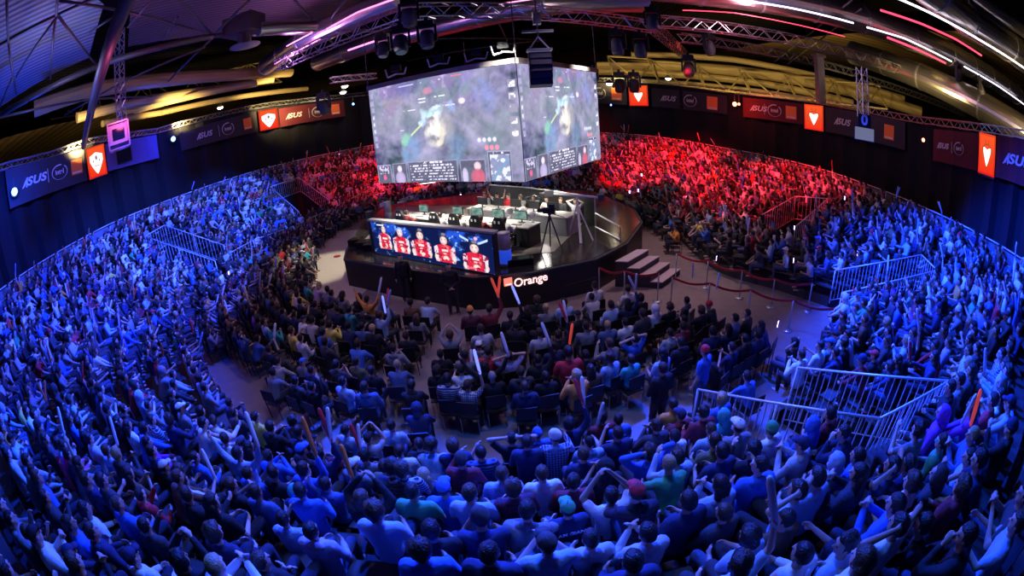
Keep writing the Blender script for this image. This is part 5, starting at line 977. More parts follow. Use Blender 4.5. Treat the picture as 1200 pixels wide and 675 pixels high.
# the man in blue standing in the aisle, security men, stage people
p = W(828, 412, 1.60); d_ = mk(p.x, p.y, 0, 's_down', 'tee', 'blue', 'beanie', 'red', {}, 'person in royal blue t-shirt and red hat standing at the barred rail', True, 1.0)
for (x, y, lab) in ((533, 368, 'security person in black standing with joined hands below the LED wall, right one of two'), (478, 352, 'security person in black standing below the LED wall, left one of two')):
    p = W(x, y, 0); d_ = mk(p.x, p.y, 0, 's_front' if x > 500 else 's_down', 'sweater', 'black', 'crop', 'dark brown', {}, lab, True, 1.03); d_['rz'] = PI + math.atan2(-p.x, p.y) * 0 + (.2 if x > 500 else 0)
PT_ = {'clap': 'clapping', 'bothup': 'both arms up', 'lap': 'sitting still', 'phone': 'hand at face', 'handshead': 'hands on head'}
seatk = 0
for k, (cx_, cy_) in enumerate(((-4.3, 18.75), (-2.65, 17.55), (-1.8, 16.93), (-.95, 16.3), (-.1, 15.68))):
    q = Vector((cx_, cy_, 0)); rz = angD1
    gaming_chair((q.x, q.y, zs), rz, 'black gaming chair with two pale headrest slots, %s from the left at the first desk' % ordn[k])
    d_ = mk(q.x, q.y, zs, 'sticks', 'sweater', 'dark red' if k in (0, 3) else 'white', 'short', 'dark brown', {}, 'player seen from behind in the %s gaming chair from the left' % ordn[k], True, .98); d_['rz'] = rz; d_['z'] = zs + .02
for k in range(8):
    f = .03 + .132 * k; q = A2 + D2 * L2 * f + N2 * 1.15; pose = ['clap', 'bothup', 'lap', 'phone', 'handshead', 'clap', 'lap', 'handshead'][k]; rz = angD2 + PI
    col = ['light grey', 'white', 'red', 'grey', 'dark grey', 'white', 'black', 'light grey'][k]
    d_ = mk(q.x, q.y, zs, pose, 'tee' if k % 2 else 'sweater', col, 'short', ['brown', 'dark brown'][k % 2], {}, 'person in %s behind the second desk, %s' % (col, PT_[pose]) + ', number %s from the left' % ['one', 'two', 'three', 'four', 'five', 'six', 'seven', 'eight'][k], True, 1.02); d_['rz'] = rz
    t = thing('office_chair', 'dark chair under the person number %s from the left behind the second desk' % ['one', 'two', 'three', 'four', 'five', 'six', 'seven', 'eight'][k], 'chair', (q.x, q.y, zs), rz, 'chairs behind the second desk'); MB().box(0, 0, .36, .46, .46, .08).build('seat', 'black', t); MB().box(0, -.25, .72, .44, .05, .5).build('backrest', 'black', t); MB().tube((0, 0, .0), (0, 0, .34), .04).box(0, 0, .03, .5, .06, .05).box(0, 0, .03, .06, .5, .05).build('wheel_base', 'darkg', t)
NKEY = len(PLACED)
grid = {}
def near_taken(x, y, r):
    gx, gy = int(x // 1), int(y // 1)
    for i in (gx - 1, gx, gx + 1):
        for j in (gy - 1, gy, gy + 1):
            for (a, b) in grid.get((i, j), ()):
                if (a - x) ** 2 + (b - y) ** 2 < r * r: return True
    return False
def take(x, y): grid.setdefault((int(x // 1), int(y // 1)), []).append((x, y))
for d in PLACED: take(d['x'], d['y'])
TOPW = [('black', 22), ('navy', 14), ('dark grey', 14), ('grey', 9), ('light grey', 8), ('white', 12), ('light blue', 8), ('blue', 8), ('dark red', 4), ('red', 3), ('brown', 3), ('teal', 1.2), ('green', 1), ('orange', .7), ('purple', .7), ('yellow', .5), ('olive', 1.5), ('denim', 3), ('lilac', 1.5)]
tn, tw = zip(*TOPW)
PW_SIT = [('lap', 30), ('lean', 14), ('clap', 16), ('oneup', 7), ('bothup', 5), ('handshead', 6), ('phone', 9), ('camera', 4), ('cross', 7), ('chin', 6), ('sticks', 5), ('side', 5)]
pn_, pw_ = zip(*PW_SIT)
def rnd_person(x, y, z, calm=False):
    pose = random.choices(pn_, pw_)[0]
    if calm and pose in ('bothup', 'handshead', 'camera') and random.random() < .6: pose = 'lap'
    top = random.choices(['tee', 'sweater', 'hoodie'], [4, 4, 3])[0]; col = random.choices(tn, tw)[0]
    hair = random.choices(['short', 'crop', 'bushy', 'long', 'beanie', 'cap', 'hood'], [46, 12, 14, 12, 4, 6, 3])[0]
    hc = random.choice(['black', 'navy', 'dark grey', 'white', 'red', 'blue']) if hair in ('beanie', 'cap') else (col if hair == 'hood' else random.choices(['black', 'dark brown', 'brown', 'fair'], [42, 34, 16, 5])[0])
    ex = {'pat': random.choice(['striped', 'checked'])} if random.random() < .06 else {}
    return mk(x, y, z, pose, top, col, hair, hc, ex, None)
# stands
random.seed(21)
for k in range(NT):
    t = (k + .42) / NT; a = -PI; 
    while a < PI:
        r = rin(a) + (rout(a) - rin(a)) * t; x, y = ap(a, r)
        x += random.gauss(0, .08); y += random.gauss(0, .10); a += .48 / r * random.uniform(.95, 1.12)
        if y < -.8 or in_pit(x, y) or any(min((Vector((x, y)) - P[i].xy).length for i in range(4)) < .25 for P in PITS.values()): continue
        bad = False
        for P in PITS.values():
            for i in range(3):
                p1, p2 = P[i].xy, P[i + 1].xy; e = p2 - p1; f = max(0, min(1, (Vector((x, y)) - p1).dot(e) / e.length_squared)); 
                if (Vector((x, y)) - (p1 + e * f)).length < .3: bad = True
        if bad or math.hypot(x, y) < 1.7 or near_taken(x, y, .345) or random.random() < .03: continue
        px = proj((x, y, surf(x, y) + 1))
        if not (-25 < px[0] < 1225 and px[1] < 720): continue
        rr_ = rnd_person(x, y, tier_z(angle(x, y), k)); take(x, y); rr_['row'] = k
# floor blocks
random.seed(5)
BLK = {'left floor block': [(-11.6, 11.6), (-10.4, 10.9), (-9.2, 10.3), (-6.7, 8.4), (-4.8, 7.5), (-3.0, 7.1), (-2.4, 7.6), (-2.6, 9.1), (-2.5, 11.0), (-3.3, 12.1), (-4.5, 12.9), (-5.8, 13.8), (-7.4, 15.3), (-8.6, 17.2), (-10.1, 20.3), (-10.8, 24), (-10.0, 29), (-8.8, 33), (-10.3, 35.5), (-13.2, 27), (-13.8, 20), (-14.4, 16), (-13.6, 13.9)],
       'middle floor block': [(-1.75, 7.1), (1, 7.0), (3, 7.2), (5.0, 7.1), (6.7, 7.4), (7.1, 8.6), (6.4, 9.2), (4.7, 10.3), (3.4, 11.2), (2.2, 11.5), (.4, 11.1), (-1.2, 10.6), (-1.8, 10.4)],
       'right back floor': [(7.0, 17.2), (7.8, 16.4), (8.0, 24), (6.2, 28.3), (5.7, 27.0), (6.9, 21.5)], 'back floor': [(-8.5, 29), (-1, 29.3), (5.6, 27.5), (6.0, 28.5), (0, 30.2), (-7, 31.9), (-9.2, 33)]}
for bn, PL in BLK.items():
    for ri in range(60):
        rr = 6 + ri * .86
        for ai in range(1400):
            a = -PI + ai * .52 / rr
            if a > PI: break
            x, y = ANG0.x + rr * math.cos(a), ANG0.y + rr * math.sin(a)
            if not inpoly(x, y, PL): continue
            sx_, sy_ = x, y; x += random.gauss(0, .05); y += random.gauss(0, .06)
            if near_taken(x, y, .44) or random.random() < .05: continue
            if inpoly(x, y, st_poly): continue
            px = proj((x, y, 1))
            d = rnd_person(x, y, 0, True); take(x, y); d['blk'] = bn; d['arc'] = ri; d['seat'] = ai
# darker clothes on the floor
for d in PLACED[NKEY:]:
    if d.get('blk') and random.random() < .45 and d['colname'] in ('white', 'light grey', 'light blue', 'blue'):
        d['colname'] = random.choice(['black', 'dark grey', 'navy']); d['topc'] = COLOURS[d['colname']]
for d in PLACED[NKEY:]:
    if d['pose'] in ('oneup', 'bothup', 'handshead', 'camera') and d['x'] ** 2 + d['y'] ** 2 < 130 and random.random() < .55: d['pose'] = random.choice(['lap', 'lean', 'clap', 'phone', 'side'])
def dist(d): return math.sqrt(d['x'] ** 2 + d['y'] ** 2 + (H - d['z'] - 1) ** 2)
def inframe(d):
    q = proj((d['x'], d['y'], d['z'] + 1.1)); return -6 < q[0] < 1206 and -6 < q[1] < 684
PLACED[NKEY:] = [d for d in PLACED[NKEY:] if inframe(d)]
rest = sorted(PLACED[NKEY:], key=dist); NIND = 305 - NKEY
indiv = PLACED[:NKEY] + rest[:NIND]; mass = rest[NIND:]
print('PEOPLE', len(PLACED), 'key', NKEY, 'individual', len(indiv), 'mass', len(mass), 'cut distance', dist(rest[NIND]))

# ---- labels for the individuals that have none yet
landm = [(d, t) for d, t in [(d, {'bright yellow': 'the yellow t-shirt'}.get('x')) for d in PLACED[:0]]]
LM = [(298, 492, 'the yellow t-shirt'), (430, 512, 'the black cap'), (495, 556, 'the long fair hair'), (492, 528, 'the green zigzag jersey'), (630, 508, 'the blue beanie'), (667, 594, 'the green cap'), (603, 582, 'the red checked shirt'), (551, 589, 'the plain light blue back'), (726, 492, 'the printed royal blue t-shirt'), (850, 489, 'the teal hood'),
      (908, 503, 'the green beanie'), (985, 537, 'the pale blue hood'), (1108, 486, 'the purple hood'), (340, 573, 'the teal beanie'), (75, 530, 'the pink flag'), (210, 562, 'the white t-shirt with sticks'), (92, 594, 'the white sweater'), (150, 655, 'the dark cap at bottom left'), (1045, 629, 'the lifted white arms'), (932, 584, 'the arms on the head'),
      (828, 412, 'the standing blue t-shirt'), (667, 424, 'the wide red t-shirt'), (524, 447, 'the striped t-shirt'), (765, 622, 'the clapping pale hoodie'), (443, 615, 'the wide light blue back'), (377, 392, 'the royal blue t-shirt'), (1147, 528, 'the joined hands at far right'), (1002, 639, 'the turned head'), (885, 628, 'the bushy-haired light blue t-shirt')]
used_labels = set(d['label'] for d in indiv if d.get('label'))
for d in indiv:
    d['px'] = proj((d['x'], d['y'], d['z'] + head_h(d['pose'])))
HT = {'short': '%s hair', 'crop': 'cropped %s hair', 'bushy': 'bushy %s hair', 'long': 'long %s hair', 'beanie': '%s beanie', 'cap': '%s cap', 'hood': '%s hood up'}
PT = {'lap': 'sitting still', 'lean': 'bent forward', 'clap': 'clapping', 'oneup': 'one arm up', 'bothup': 'both arms up', 'handshead': 'hands on head', 'phone': 'hand at face', 'camera': 'hands held high', 'cross': 'arms folded', 'chin': 'chin on hand', 'sticks': 'forearms out', 'side': 'head turned aside'}
def clip16(s): w = s.split(); return ' '.join(w[:16])
for d in indiv:
    if d.get('label'): continue
    x, y = d['px']; c = sorted(LM, key=lambda L: (L[0] - x) ** 2 + (L[1] - y) ** 2)
    ht = HT[d['hair']] % d['hname']; top = {'tee': 't-shirt', 'sweater': 'sweater', 'hoodie': 'hoodie'}[d['top']]; pat = (d['pat'] + ' ') if d['pat'] else ''
    done = False
    for L in c[:7]:
        dx, dy = x - L[0], y - L[1]; q = abs(dx) / (abs(dy) + 1e-6); far = math.hypot(dx, dy)
        rel = ('right of' if dx > 0 else 'left of') if q > 2 else ('behind' if dy > 0 else 'in front of') if q < .5 else ('behind and right of' if dy > 0 and dx > 0 else 'behind and left of' if dy > 0 else 'in front and right of' if dx > 0 else 'in front and left of')
        rel = ('just ' if far < 40 else '' if far < 100 else 'well ') + rel; g_ = '%s%s %s' % (pat, d['colname'], top)
        for base in ('person in %s, %s, %s, %s %s' % (g_, ht, PT[d['pose']], rel, L[2]), '%s, %s, %s, %s %s' % (g_, ht, PT[d['pose']], rel, L[2]), 'person in %s, %s, %s %s' % (g_, ht, rel, L[2]), '%s, %s, %s %s' % (g_, ht, rel, L[2])):
            if len(base.split()) <= 16:
                if base not in used_labels: done = True
                break
        if done: d['sh'] = '%s %s %s' % (g_, rel, L[2]); break
    if not done: print('DUP', base); d['sh'] = g_ + ' ' + rel + ' ' + L[2]
    used_labels.add(base); d['label'] = base

# ---- build individuals
def grp(d):
    if d['z'] > SH and d['y'] > 12 and inpoly(d['x'], d['y'], st_poly): return 'players and crew on the stage'
    if tier_t(d['x'], d['y']) <= 0: return 'spectators on the floor seats'
    return 'spectators in the stands'
def shortof(d):
    if d.get('sh'): return d['sh']
    s_ = d['label']
    for p_ in ('person in a ', 'person in the ', 'person in ', 'person with ', 'person wearing a ', 'person '): s_ = s_.replace(p_, '', 1) if s_.startswith(p_) else s_
    s_ = s_.replace(' raising a red and white inflatable stick', '').replace(' raising a lit stick', '').replace(' holding up a red stick', '').replace(' holding two orange-red sticks crossed', '').replace(' holding a blue glowing stick', '').replace(' raising an orange stick', '').replace(' raising a red stick', '').replace(' holding a pale inflatable stick', '')
    return s_
nstick = 0; stickers = []
for d in indiv:
    d['sees'] = True
    o, F = person(d, grp(d)); d['obj'] = o; ex = d['ex']; J = F['J']
    if ex.get('giant') or ex.get('lines') or ex.get('zig'):
        bx = J['chest'] + V(0, -.142, -.02)
        if ex.get('giant'):
            me = text_mesh('I AM GIANT', .075, .002, bold=.002); me.materials.append(M['bn_text']); w = link('lettering', me, o); w.location = bx + V(0, -.016, .07); w.rotation_euler = (PI / 2, 0, 0)
        elif ex.get('lines'):
            w = MB()
            for j in range(3): w.box(0, -.004, .07 - j * .06, .20 - j * .03, .004, .018)
            w = w.build('printed_lines', 'bn_text', o); w.location = bx
        else:
            w = MB()
            for j in range(6): z0, z1 = (.05, -.01) if j % 2 == 0 else (-.01, .05); w.bar((-.18 + j * .06, 0, z0), (-.12 + j * .06, 0, z1), .012)
            w = w.build('zigzag_print', mat('zigzag_green', (.2, .9, .5), .6), o); w.location = bx
    if ex.get('flag'):
        f = MB(); n = 8
        for i in range(n):
            for j in range(5):
                def fp(i, j): return (-.30 + .075 * i, -.17 - .03 * math.sin(i * 1.3) - .02 * j, 1.05 - .13 * j)
                f.add([fp(i, j), fp(i + 1, j), fp(i + 1, j + 1), fp(i, j + 1)], [(0, 1, 2, 3)])
        f.v += []; fo = f.build('flag', mat('flag_red', (.9, .04, .12), .7)); fo.matrix_world = Matrix.Translation(o.location) @ Matrix.Rotation(d['rz'], 4, 'Z'); tag(fo, 'pink and red flag draped over the back of a person on the left stand', 'flag'); sm = fo.modifiers.new('s', 'SOLIDIFY'); sm.thickness = .006
    st = ex.get('stick')
    if not st and not d['key'] and d['pose'] in ('oneup', 'sticks', 'bothup') and random.random() < .6: st = random.choice(['red', 'white', 'white', 'orange'])
    if st:
        cols = {'red': [(.8, .04, .05), (.85, .85, .9)], 'white': [(.85, .85, .9)], 'orange': [(.9, .25, .05)], 'blue': [(.3, .35, 1)], 'red2': [(.9, .15, .06), (.9, .15, .06)]}[st]
        side = 1 
        for j, cc_ in enumerate(cols):
            dirv = V(.25 - .5 * j, .2, 1).normalized() if st == 'red2' else V(-.25 + .3 * j, .35 + .05 * j, .95).normalized(); nm = {'red': 'red', 'white': 'white', 'orange': 'orange', 'blue': 'glowing blue', 'red2': 'orange-red'}[st] if not (st == 'red' and j) else 'white'
            lb = '%s inflatable stick held by the %s' % (nm, shortof(d)); lb = lb if len(lb.split()) <= 16 else lb.replace(' inflatable', '').replace(' and right', '').replace(' well', '').replace('behind and left', 'behind').replace('in front and left', 'in front'); lb = lb if not (st == 'red2' and j) else lb.replace(' stick', ' second stick')
            s_ = held(d, F, side, STICK, 'inflatable_stick', 'inflatable stick', lb, 'inflatable cheering sticks', colour=cc_, along=dirv)
            if st == 'blue': set_mat(s_, 'glow_blue')
            if st in ('red2',): set_mat(s_, 'glow_red')
            nstick += 1
# benches of the stand
for k in range(NT):
    mb = MB(); t = (k + .42) / NT; pr = None; n = 420
    for i in range(n + 1):
        a = -PI + 2 * PI * i / n; r = rin(a) + (rout(a) - rin(a)) * t; x, y = ap(a, r); p_ = Vector((x, y, tier_z(a, k) + .36))
        if pr is not None and not in_pit(x, y) and not in_pit(pr.x, pr.y) and (p_.y > -2.2): mb.bar(pr, p_, .30, .04)
        pr = p_
    struct('bench_%d' % (k + 1), mb, 'deck')
# spare chairs of the floor blocks that the photo lets one see
CH = MB().box(0, 0, .43, .42, .40, .03).mesh('chair_seat', 'black'); CB = MB().box(0, -.21, .70, .40, .025, .30).mesh('chair_back', 'black'); CLG = MB().tube((0, 0, 0), (0, 0, .42), .012).mesh('chair_leg', 'steel')
nch = 0
for d in indiv:
    if tier_t(d['x'], d['y']) > 0 or POSES[d['pose']][0] != 'sit' or d['z'] > .5 or dist(d) > 13.5: continue
    t = thing('folding_chair', ('black chair under the ' + shortof(d)).replace(' just', '').replace('-haired person', ' head').replace('in front and left', 'in front').replace('in front and right', 'in front'), 'chair', (d['x'], d['y'], 0), d['rz'], 'black chairs of the floor seats'); link('seat', CH, t); link('backrest', CB, t)
    for sx in (-1, 1):
        for sy in (-1, 1): l = link('leg', CLG, t); l.location = (sx * .19, sy * .18, 0)
    nch += 1
fl = sorted([d for d in mass if d.get('blk')], key=dist); arcs = sorted(set((d['blk'], d['arc']) for d in PLACED if d.get('blk')))
CHF = MB().box(0, 0, .43, .42, .40, .03).box(0, -.21, .70, .40, .025, .30).bar((-.19, -.18, 0), (-.19, -.2, .72), .02).bar((.19, -.18, 0), (.19, -.2, .72), .02).bar((-.19, .18, 0), (-.19, .18, .43), .02).bar((.19, .18, 0), (.19, .18, .43), .02).mesh('folding_chair', 'black')
for d in fl[:300 - nch]:
    ak = [q for q in arcs if q[0] == d['blk']].index((d['blk'], d['arc'])) + 1; sk_ = sorted(e['seat'] for e in PLACED if e.get('blk') == d['blk'] and e['arc'] == d['arc']).index(d['seat']) + 1
    c_ = link('folding_chair', CHF); c_.location = (d['x'], d['y'], 0); c_.rotation_euler = (0, 0, d['rz']); tag(c_, 'black chair in the %s, arc %d from the stage, seat %d along' % (d['blk'], ak, sk_), 'chair', 'black chairs of the floor seats'); nch += 1
print('STICKS', nstick, 'CHAIRS', nch, len(fl))

# ---- the rest of the crowd as one mesh
def lod(pose, faces):
    F = figure(pose); out = {}
    for k, n in (('body', faces), ('tee', faces * .30), ('sweater', faces * .34), ('trousers', faces * .28)):
        me = F[k].copy(); o = bpy.data.objects.new('tmp', me); C.objects.link(o); m = o.modifiers.new('d', 'DECIMATE'); m.ratio = min(1, n / len(me.polygons)); e = o.evaluated_get(bpy.context.evaluated_depsgraph_get()).data
        e.calc_loop_triangles(); v = np.zeros(len(e.vertices) * 3, np.float32); e.vertices.foreach_get('co', v); f = np.zeros(len(e.loop_triangles) * 3, np.int32); e.loop_triangles.foreach_get('vertices', f); out[k] = (v.reshape(-1, 3), f.reshape(-1, 3)); bpy.data.objects.remove(o); bpy.data.meshes.remove(me)
    return out
def arr(me, n=None):
    o = bpy.data.objects.new('tmp', me.copy()); C.objects.link(o)
    if n: m = o.modifiers.new('d', 'DECIMATE'); m.ratio = min(1, n / len(me.polygons))
    e = o.evaluated_get(bpy.context.evaluated_depsgraph_get()).data; e.calc_loop_triangles(); v = np.zeros(len(e.vertices) * 3, np.float32); e.vertices.foreach_get('co', v); f = np.zeros(len(e.loop_triangles) * 3, np.int32); e.loop_triangles.foreach_get('vertices', f); r = (v.reshape(-1, 3).copy(), f.reshape(-1, 3).copy()); bpy.data.objects.remove(o); return r
LA = {p: lod(p, 620) for p in pn_}; LB = {p: lod(p, 260) for p in pn_}
HA = {k: arr(m, 120) for k, m in HAIR.items()}; SA = arr(STICK, 60)
def merge(items, name, material):
    vs, fs, cs = [], [], []; o = 0
    for v, f, c in items: vs.append(v); fs.append(f + o); cs.append(np.broadcast_to(np.array([*c, 1], np.float32), (len(v), 4))); o += len(v)
    v = np.concatenate(vs); f = np.concatenate(fs); c = np.concatenate(cs); me = bpy.data.meshes.new(name); me.vertices.add(len(v)); me.vertices.foreach_set('co', v.ravel().astype(np.float32)); me.loops.add(len(f) * 3); me.loops.foreach_set('vertex_index', f.ravel().astype(np.int32)); me.polygons.add(len(f))
    me.polygons.foreach_set('loop_start', np.arange(0, len(f) * 3, 3, dtype=np.int32)); me.polygons.foreach_set('use_smooth', np.ones(len(f), bool)); me.update(calc_edges=True); a = me.color_attributes.new('Col', 'FLOAT_COLOR', 'POINT'); a.data.foreach_set('color', np.ascontiguousarray(c, np.float32).ravel()); me.materials.append(M[material]); me.validate(); return link(name, me)
items = []; sticks = []
def rotz(v, a): c, s = math.cos(a), math.sin(a); return np.stack([v[:, 0] * c - v[:, 1] * s, v[:, 0] * s + v[:, 1] * c, v[:, 2]], 1)
for d in mass:
    L = LA if dist(d) < 19 else LB; F = L[d['pose']]; J = FIG[d['pose']]['J']; loc = np.array([d['x'], d['y'], d['z']])
    def tf(v): return rotz(v * d['s'], d['rz']) + loc
    items.append((tf(F['body'][0]), F['body'][1], d['skin'])); k = 'tee' if d['top'] == 'tee' else 'sweater'; items.append((tf(F[k][0]), F[k][1], d['topc'])); items.append((tf(F['trousers'][0]), F['trousers'][1], d['trc']))
    hv, hf = HA[d['hair']]; hv = rotz(hv, J['turn']) + np.array(J['head']); items.append((tf(hv), hf, d['hairc']))
    if (d['pose'] in ('oneup', 'bothup', 'sticks') and random.random() < .7) or random.random() < .015:
        for j in range(random.choice((1, 2))):
            a = random.uniform(-.5, .5); b = random.uniform(-.1, .7); sv = SA[0]; dirv = Vector((a, b, 1)).normalized(); q = np.array(dirv.to_track_quat('Z', 'Y').to_matrix()); sv = sv @ q.T + np.array(J['hand1'] + J['hd1'] * .03) - np.array(dirv) * .06
            sticks.append((tf(sv), SA[1], random.choice([(.85, .85, .9), (.85, .85, .9), (.8, .05, .06), (.9, .2, .05), (.4, .45, .9)])))
crowd = merge(items, 'crowd', 'crowd'); tag(crowd, 'dense crowd of seated spectators filling the farther stands and floor seats', 'crowd', kind='stuff')
ms = merge(sticks, 'cheering_sticks', 'crowd'); tag(ms, 'many small inflatable sticks waved in the farther stands', 'inflatable sticks', kind='stuff')
print('CROWD TRIS', len(crowd.data.polygons))
# glowing phones and lit sticks scattered in the crowd
PHG = MB().box(0, -.004, 0, .085, .01, .15).mesh('phone_screen', 'phone')
for (x, y, lab) in ((840, 303, 'above the red ropes'), (738, 225, 'behind the right rear corner of the stage'), (748, 226, 'just right of another lit phone behind the stage'), (804, 232, 'in the middle of the right rear crowd'), (931, 267, 'at the foot of the far right stair opening'), (397, 181, 'high on the far left rim'), (405, 176, 'second high on the far left rim'), (268, 320, 'in the dark left floor crowd'), (930, 306, 'in the crowd right of the red ropes'), (1005, 297, 'left of the upper right barred opening'), (752, 205, 'in the red lit crowd right of the big screen'), (990, 232, 'near the right rim'), (912, 380, 'among the right end of the floor seats'), (540, 229, 'behind the stage below the big screen')):
    p = hit(x, y, 1.0)
    if p is None: continue
    t = thing('phone', 'small glowing phone held up ' + lab, 'phone', (p.x, p.y, p.z + 1.0), facing(p.x, p.y) + PI, 'glowing phones in the crowd'); link('phone_case', PHONE, t); link('phone_display', PHG, t)
for (x, y, m, lab) in ((450, 358, 'glow_blue', 'bright blue-white glowing stick in the left floor block'), (667, 393, 'glow_red', 'upright red glowing stick in the middle floor block'), (812, 317, 'hat', 'upright white stick below the red ropes'), (840, 330, 'hat', 'white stick right of the first, below the red ropes'), (700, 487, 'hat', 'upright white stick raised in the front row near the dark red t-shirt'), (1135, 478, 'hat', 'tall white stick at the far right of the barred rail'), (1146, 480, 'glow_red', 'tall red stick beside the white one at the far right')):
    p = hit(x, y, 1.35); q = MB().lathe([(.010, 0), (.026, .03), (.032, .2), (.032, .46), (.024, .5), (.01, .52)], n=12).build('inflatable_stick', m, smooth=True); q.location = (p.x, p.y, p.z + 1.1); q.rotation_euler = (random.uniform(-.2, .2), random.uniform(-.2, .2), 0); tag(q, lab, 'inflatable stick', 'inflatable cheering sticks')

# ------------------------------------------------------------------ fences, rails, ropes
def barred(a, b, label, group, hgt=1.1, gap=.13, za=None, zb=None, low=0.0):
    a, b = Vector(a), Vector(b); t = thing('barrier_fence', label, 'fence', a, group=group); d = b - a; L = math.hypot(d.x, d.y); n = max(2, int(L / gap)); up = V(0, 0, hgt); z0 = V(0, 0, -low)
    MB().tube(V(0, 0, hgt), d + up, .024, n=8).build('top_rail', 'fence', t, True); MB().tube(V(0, 0, .12) + z0, d + V(0, 0, .12) + z0, .016, n=6).build('bottom_rail', 'fence', t, True)
    mb = MB()
    for i in range(n + 1): q = d * (i / n); mb.tube(q + V(0, 0, .12) + z0, q + up, .0125, n=5, cap=False)
    mb.build('bars', 'fence', t, True)
    np_ = max(1, round(L / 2.2))
    for i in range(np_ + 1): q = d * (i / np_); MB().tube(q + z0, q + up, .026, n=8).build('post', 'fence', t, True)
    return t
M['fence'] = mat('fence_steel', (.80, .81, .84), .4, .25)
nice = {'near': 'near right stair opening', 'right': 'right stair opening', 'left': 'left stair opening', 'far_right': 'far right stair opening in the red light', 'far_left': 'far left stair opening'}
sidew = ['first long side', 'short end', 'second long side']
for k, P in PITS.items():
    for i in range(3):
        a, b = P[i], P[i + 1]
        w = {'near': ['side nearest the camera', 'end farthest from the aisle', 'side farthest from the camera'], 'right': ['side nearest the camera', 'upper short end', 'far side'], 'left': ['side nearest the camera', 'outer short end', 'far side'], 'far_right': ['right side', 'upper short end', 'left side'], 'far_left': ['left side', 'upper short end', 'right side']}[k][i]
        lowv = 0.35 if k == 'near' else 0.1
        barred(a, b, 'barred fence, %s of the %s' % (w, nice[k]), 'barred fences round the stair openings', gap=.135 if k in ('near', 'right') else .2, low=lowv)
def rim_section(a0, a1, label):
    n = max(2, int((a1 - a0) * rout((a0 + a1) / 2) / 1.2)); t = None; pts = []
    for i in range(n + 1):
        a = a0 + (a1 - a0) * i / n; x, y = ap(a, rout(a) - .05); pts.append(Vector((x, y, ztop(a))))
    o = pts[0]; t = thing('guard_rail', label, 'railing', o, group='guard rails along the top of the stands'); up = V(0, 0, 1.1)
    MB().path([p_ - o + up for p_ in pts], .03, 6).build('top_rail', 'fence', t, True); MB().path([p_ - o + up * .55 for p_ in pts], .016, 5).build('middle_rail', 'fence', t, True)
    ps = MB()
    for a, b in zip(pts[:-1], pts[1:]): ps.add([a - o + up * .02, b - o + up * .02, b - o + up * .93, a - o + up * .93], [(0, 1, 2, 3)])
    ps.build('rail_panel', 'rimpanel', t)
    for p_ in pts[::2]: MB().tube(p_ - o, p_ - o + up, .025).build('post', 'fence', t, True)
M['rimpanel'] = mat('rail_panel_grey', (.16, .16, .19), .6)
SEC = [(math.radians(a), math.radians(b), l) for a, b, l in ((-10, 14, 'on the right rim'), (14.5, 38, 'on the right rear rim'), (38.5, 62, 'on the rear rim right of the big screen'), (62.5, 92, 'on the rear rim behind the big screen'), (92.5, 118, 'on the rear rim left of the big screen'), (118.5, 142, 'on the far left rim'), (142.5, 168, 'on the left rim above the far left opening'), (168.5, 180, 'on the left rim above the left opening'))]
SEC += [(math.radians(a), math.radians(b), l) for a, b, l in ((-180, -166, 'on the left rim below the small blue spotlight'), (-165.5, -150, 'on the left rim near the picture edge'), (-149.5, -133, 'at the very left edge'), (-45, -28, 'at the right edge of the picture'), (-27.5, -10.5, 'on the right rim above the right opening'))]
for a, b, l in SEC: rim_section(a, b, 'grey metal guard rail section ' + l)
# barrier between floor crowd and the left stand
for i, (a, b, l) in enumerate((((438, 223), (392, 243), 'rearmost'), ((390, 244), (347, 263), 'second from the rear'), ((344, 265), (300, 285), 'third from the rear'), ((298, 286), (268, 302), 'nearest'))):
    p1, p2 = hit(*a, 1.1), hit(*b, 1.1); barred(p1, p2, 'grey crowd barrier along the left stand, %s section' % l, 'crowd barriers along the left stand', gap=.25)
# rope lines
def rope_line(px, label, zz=1.0):
    P = [W(x, y, zz) for x, y in px]
    for i, q in enumerate(P):
        t = thing('stanchion', 'slim post %s of the %s' % (['one', 'two', 'three', 'four', 'five', 'six'][i], label), 'post', (q.x, q.y, 0), group='rope stanchions'); MB().lathe([(.16, 0), (.16, .02), (.03, .04)], n=12).build('base', 'steel', t, True); MB().tube((0, 0, .03), (0, 0, zz), .024, n=8).build('pole', 'steel', t, True)
    for i, (a, b) in enumerate(zip(P[:-1], P[1:])):
        n = 8; pts = [a.lerp(b, k / n) + V(0, 0, -.12 * math.sin(PI * k / n)) for k in range(n + 1)]; mb = MB()
        for q1, q2 in zip(pts[:-1], pts[1:]): mb.bar(q1, q2, .025, .07)
        tag(mb.build('barrier_ribbon', 'rope'), 'red ribbon %s of the %s' % (['one', 'two', 'three', 'four', 'five'][i], label), 'rope', 'red barrier ribbons')
rope_line([(702, 314), (732, 318), (772, 320)], 'short rope line before the stage steps'); rope_line([(793, 297), (830, 306), (870, 317), (908, 327), (952, 332)], 'upper long rope line right of the stage'); rope_line([(788, 325), (832, 332), (880, 340), (930, 352), (978, 362)], 'lower long rope line right of the stage')
# litter and bags in the aisle
for i, (x, y, m, lab) in enumerate(((617, 481, 'hat', 'crumpled white bag under the last floor row'), (641, 484, 'black', 'flat black bag lying in the aisle'), (621, 493, 'hat', 'small white paper lying in the aisle'), (395, 300, 'rope', 'red cloth lying on the pale floor left of the stage'))):
    p = W(x, y, .05); tag(MB().ell((0, 0, .05), (.22, .14, .05), 9, 6).build('bag', m, smooth=True, loc=(p.x, p.y, 0.0)), lab, 'bag')

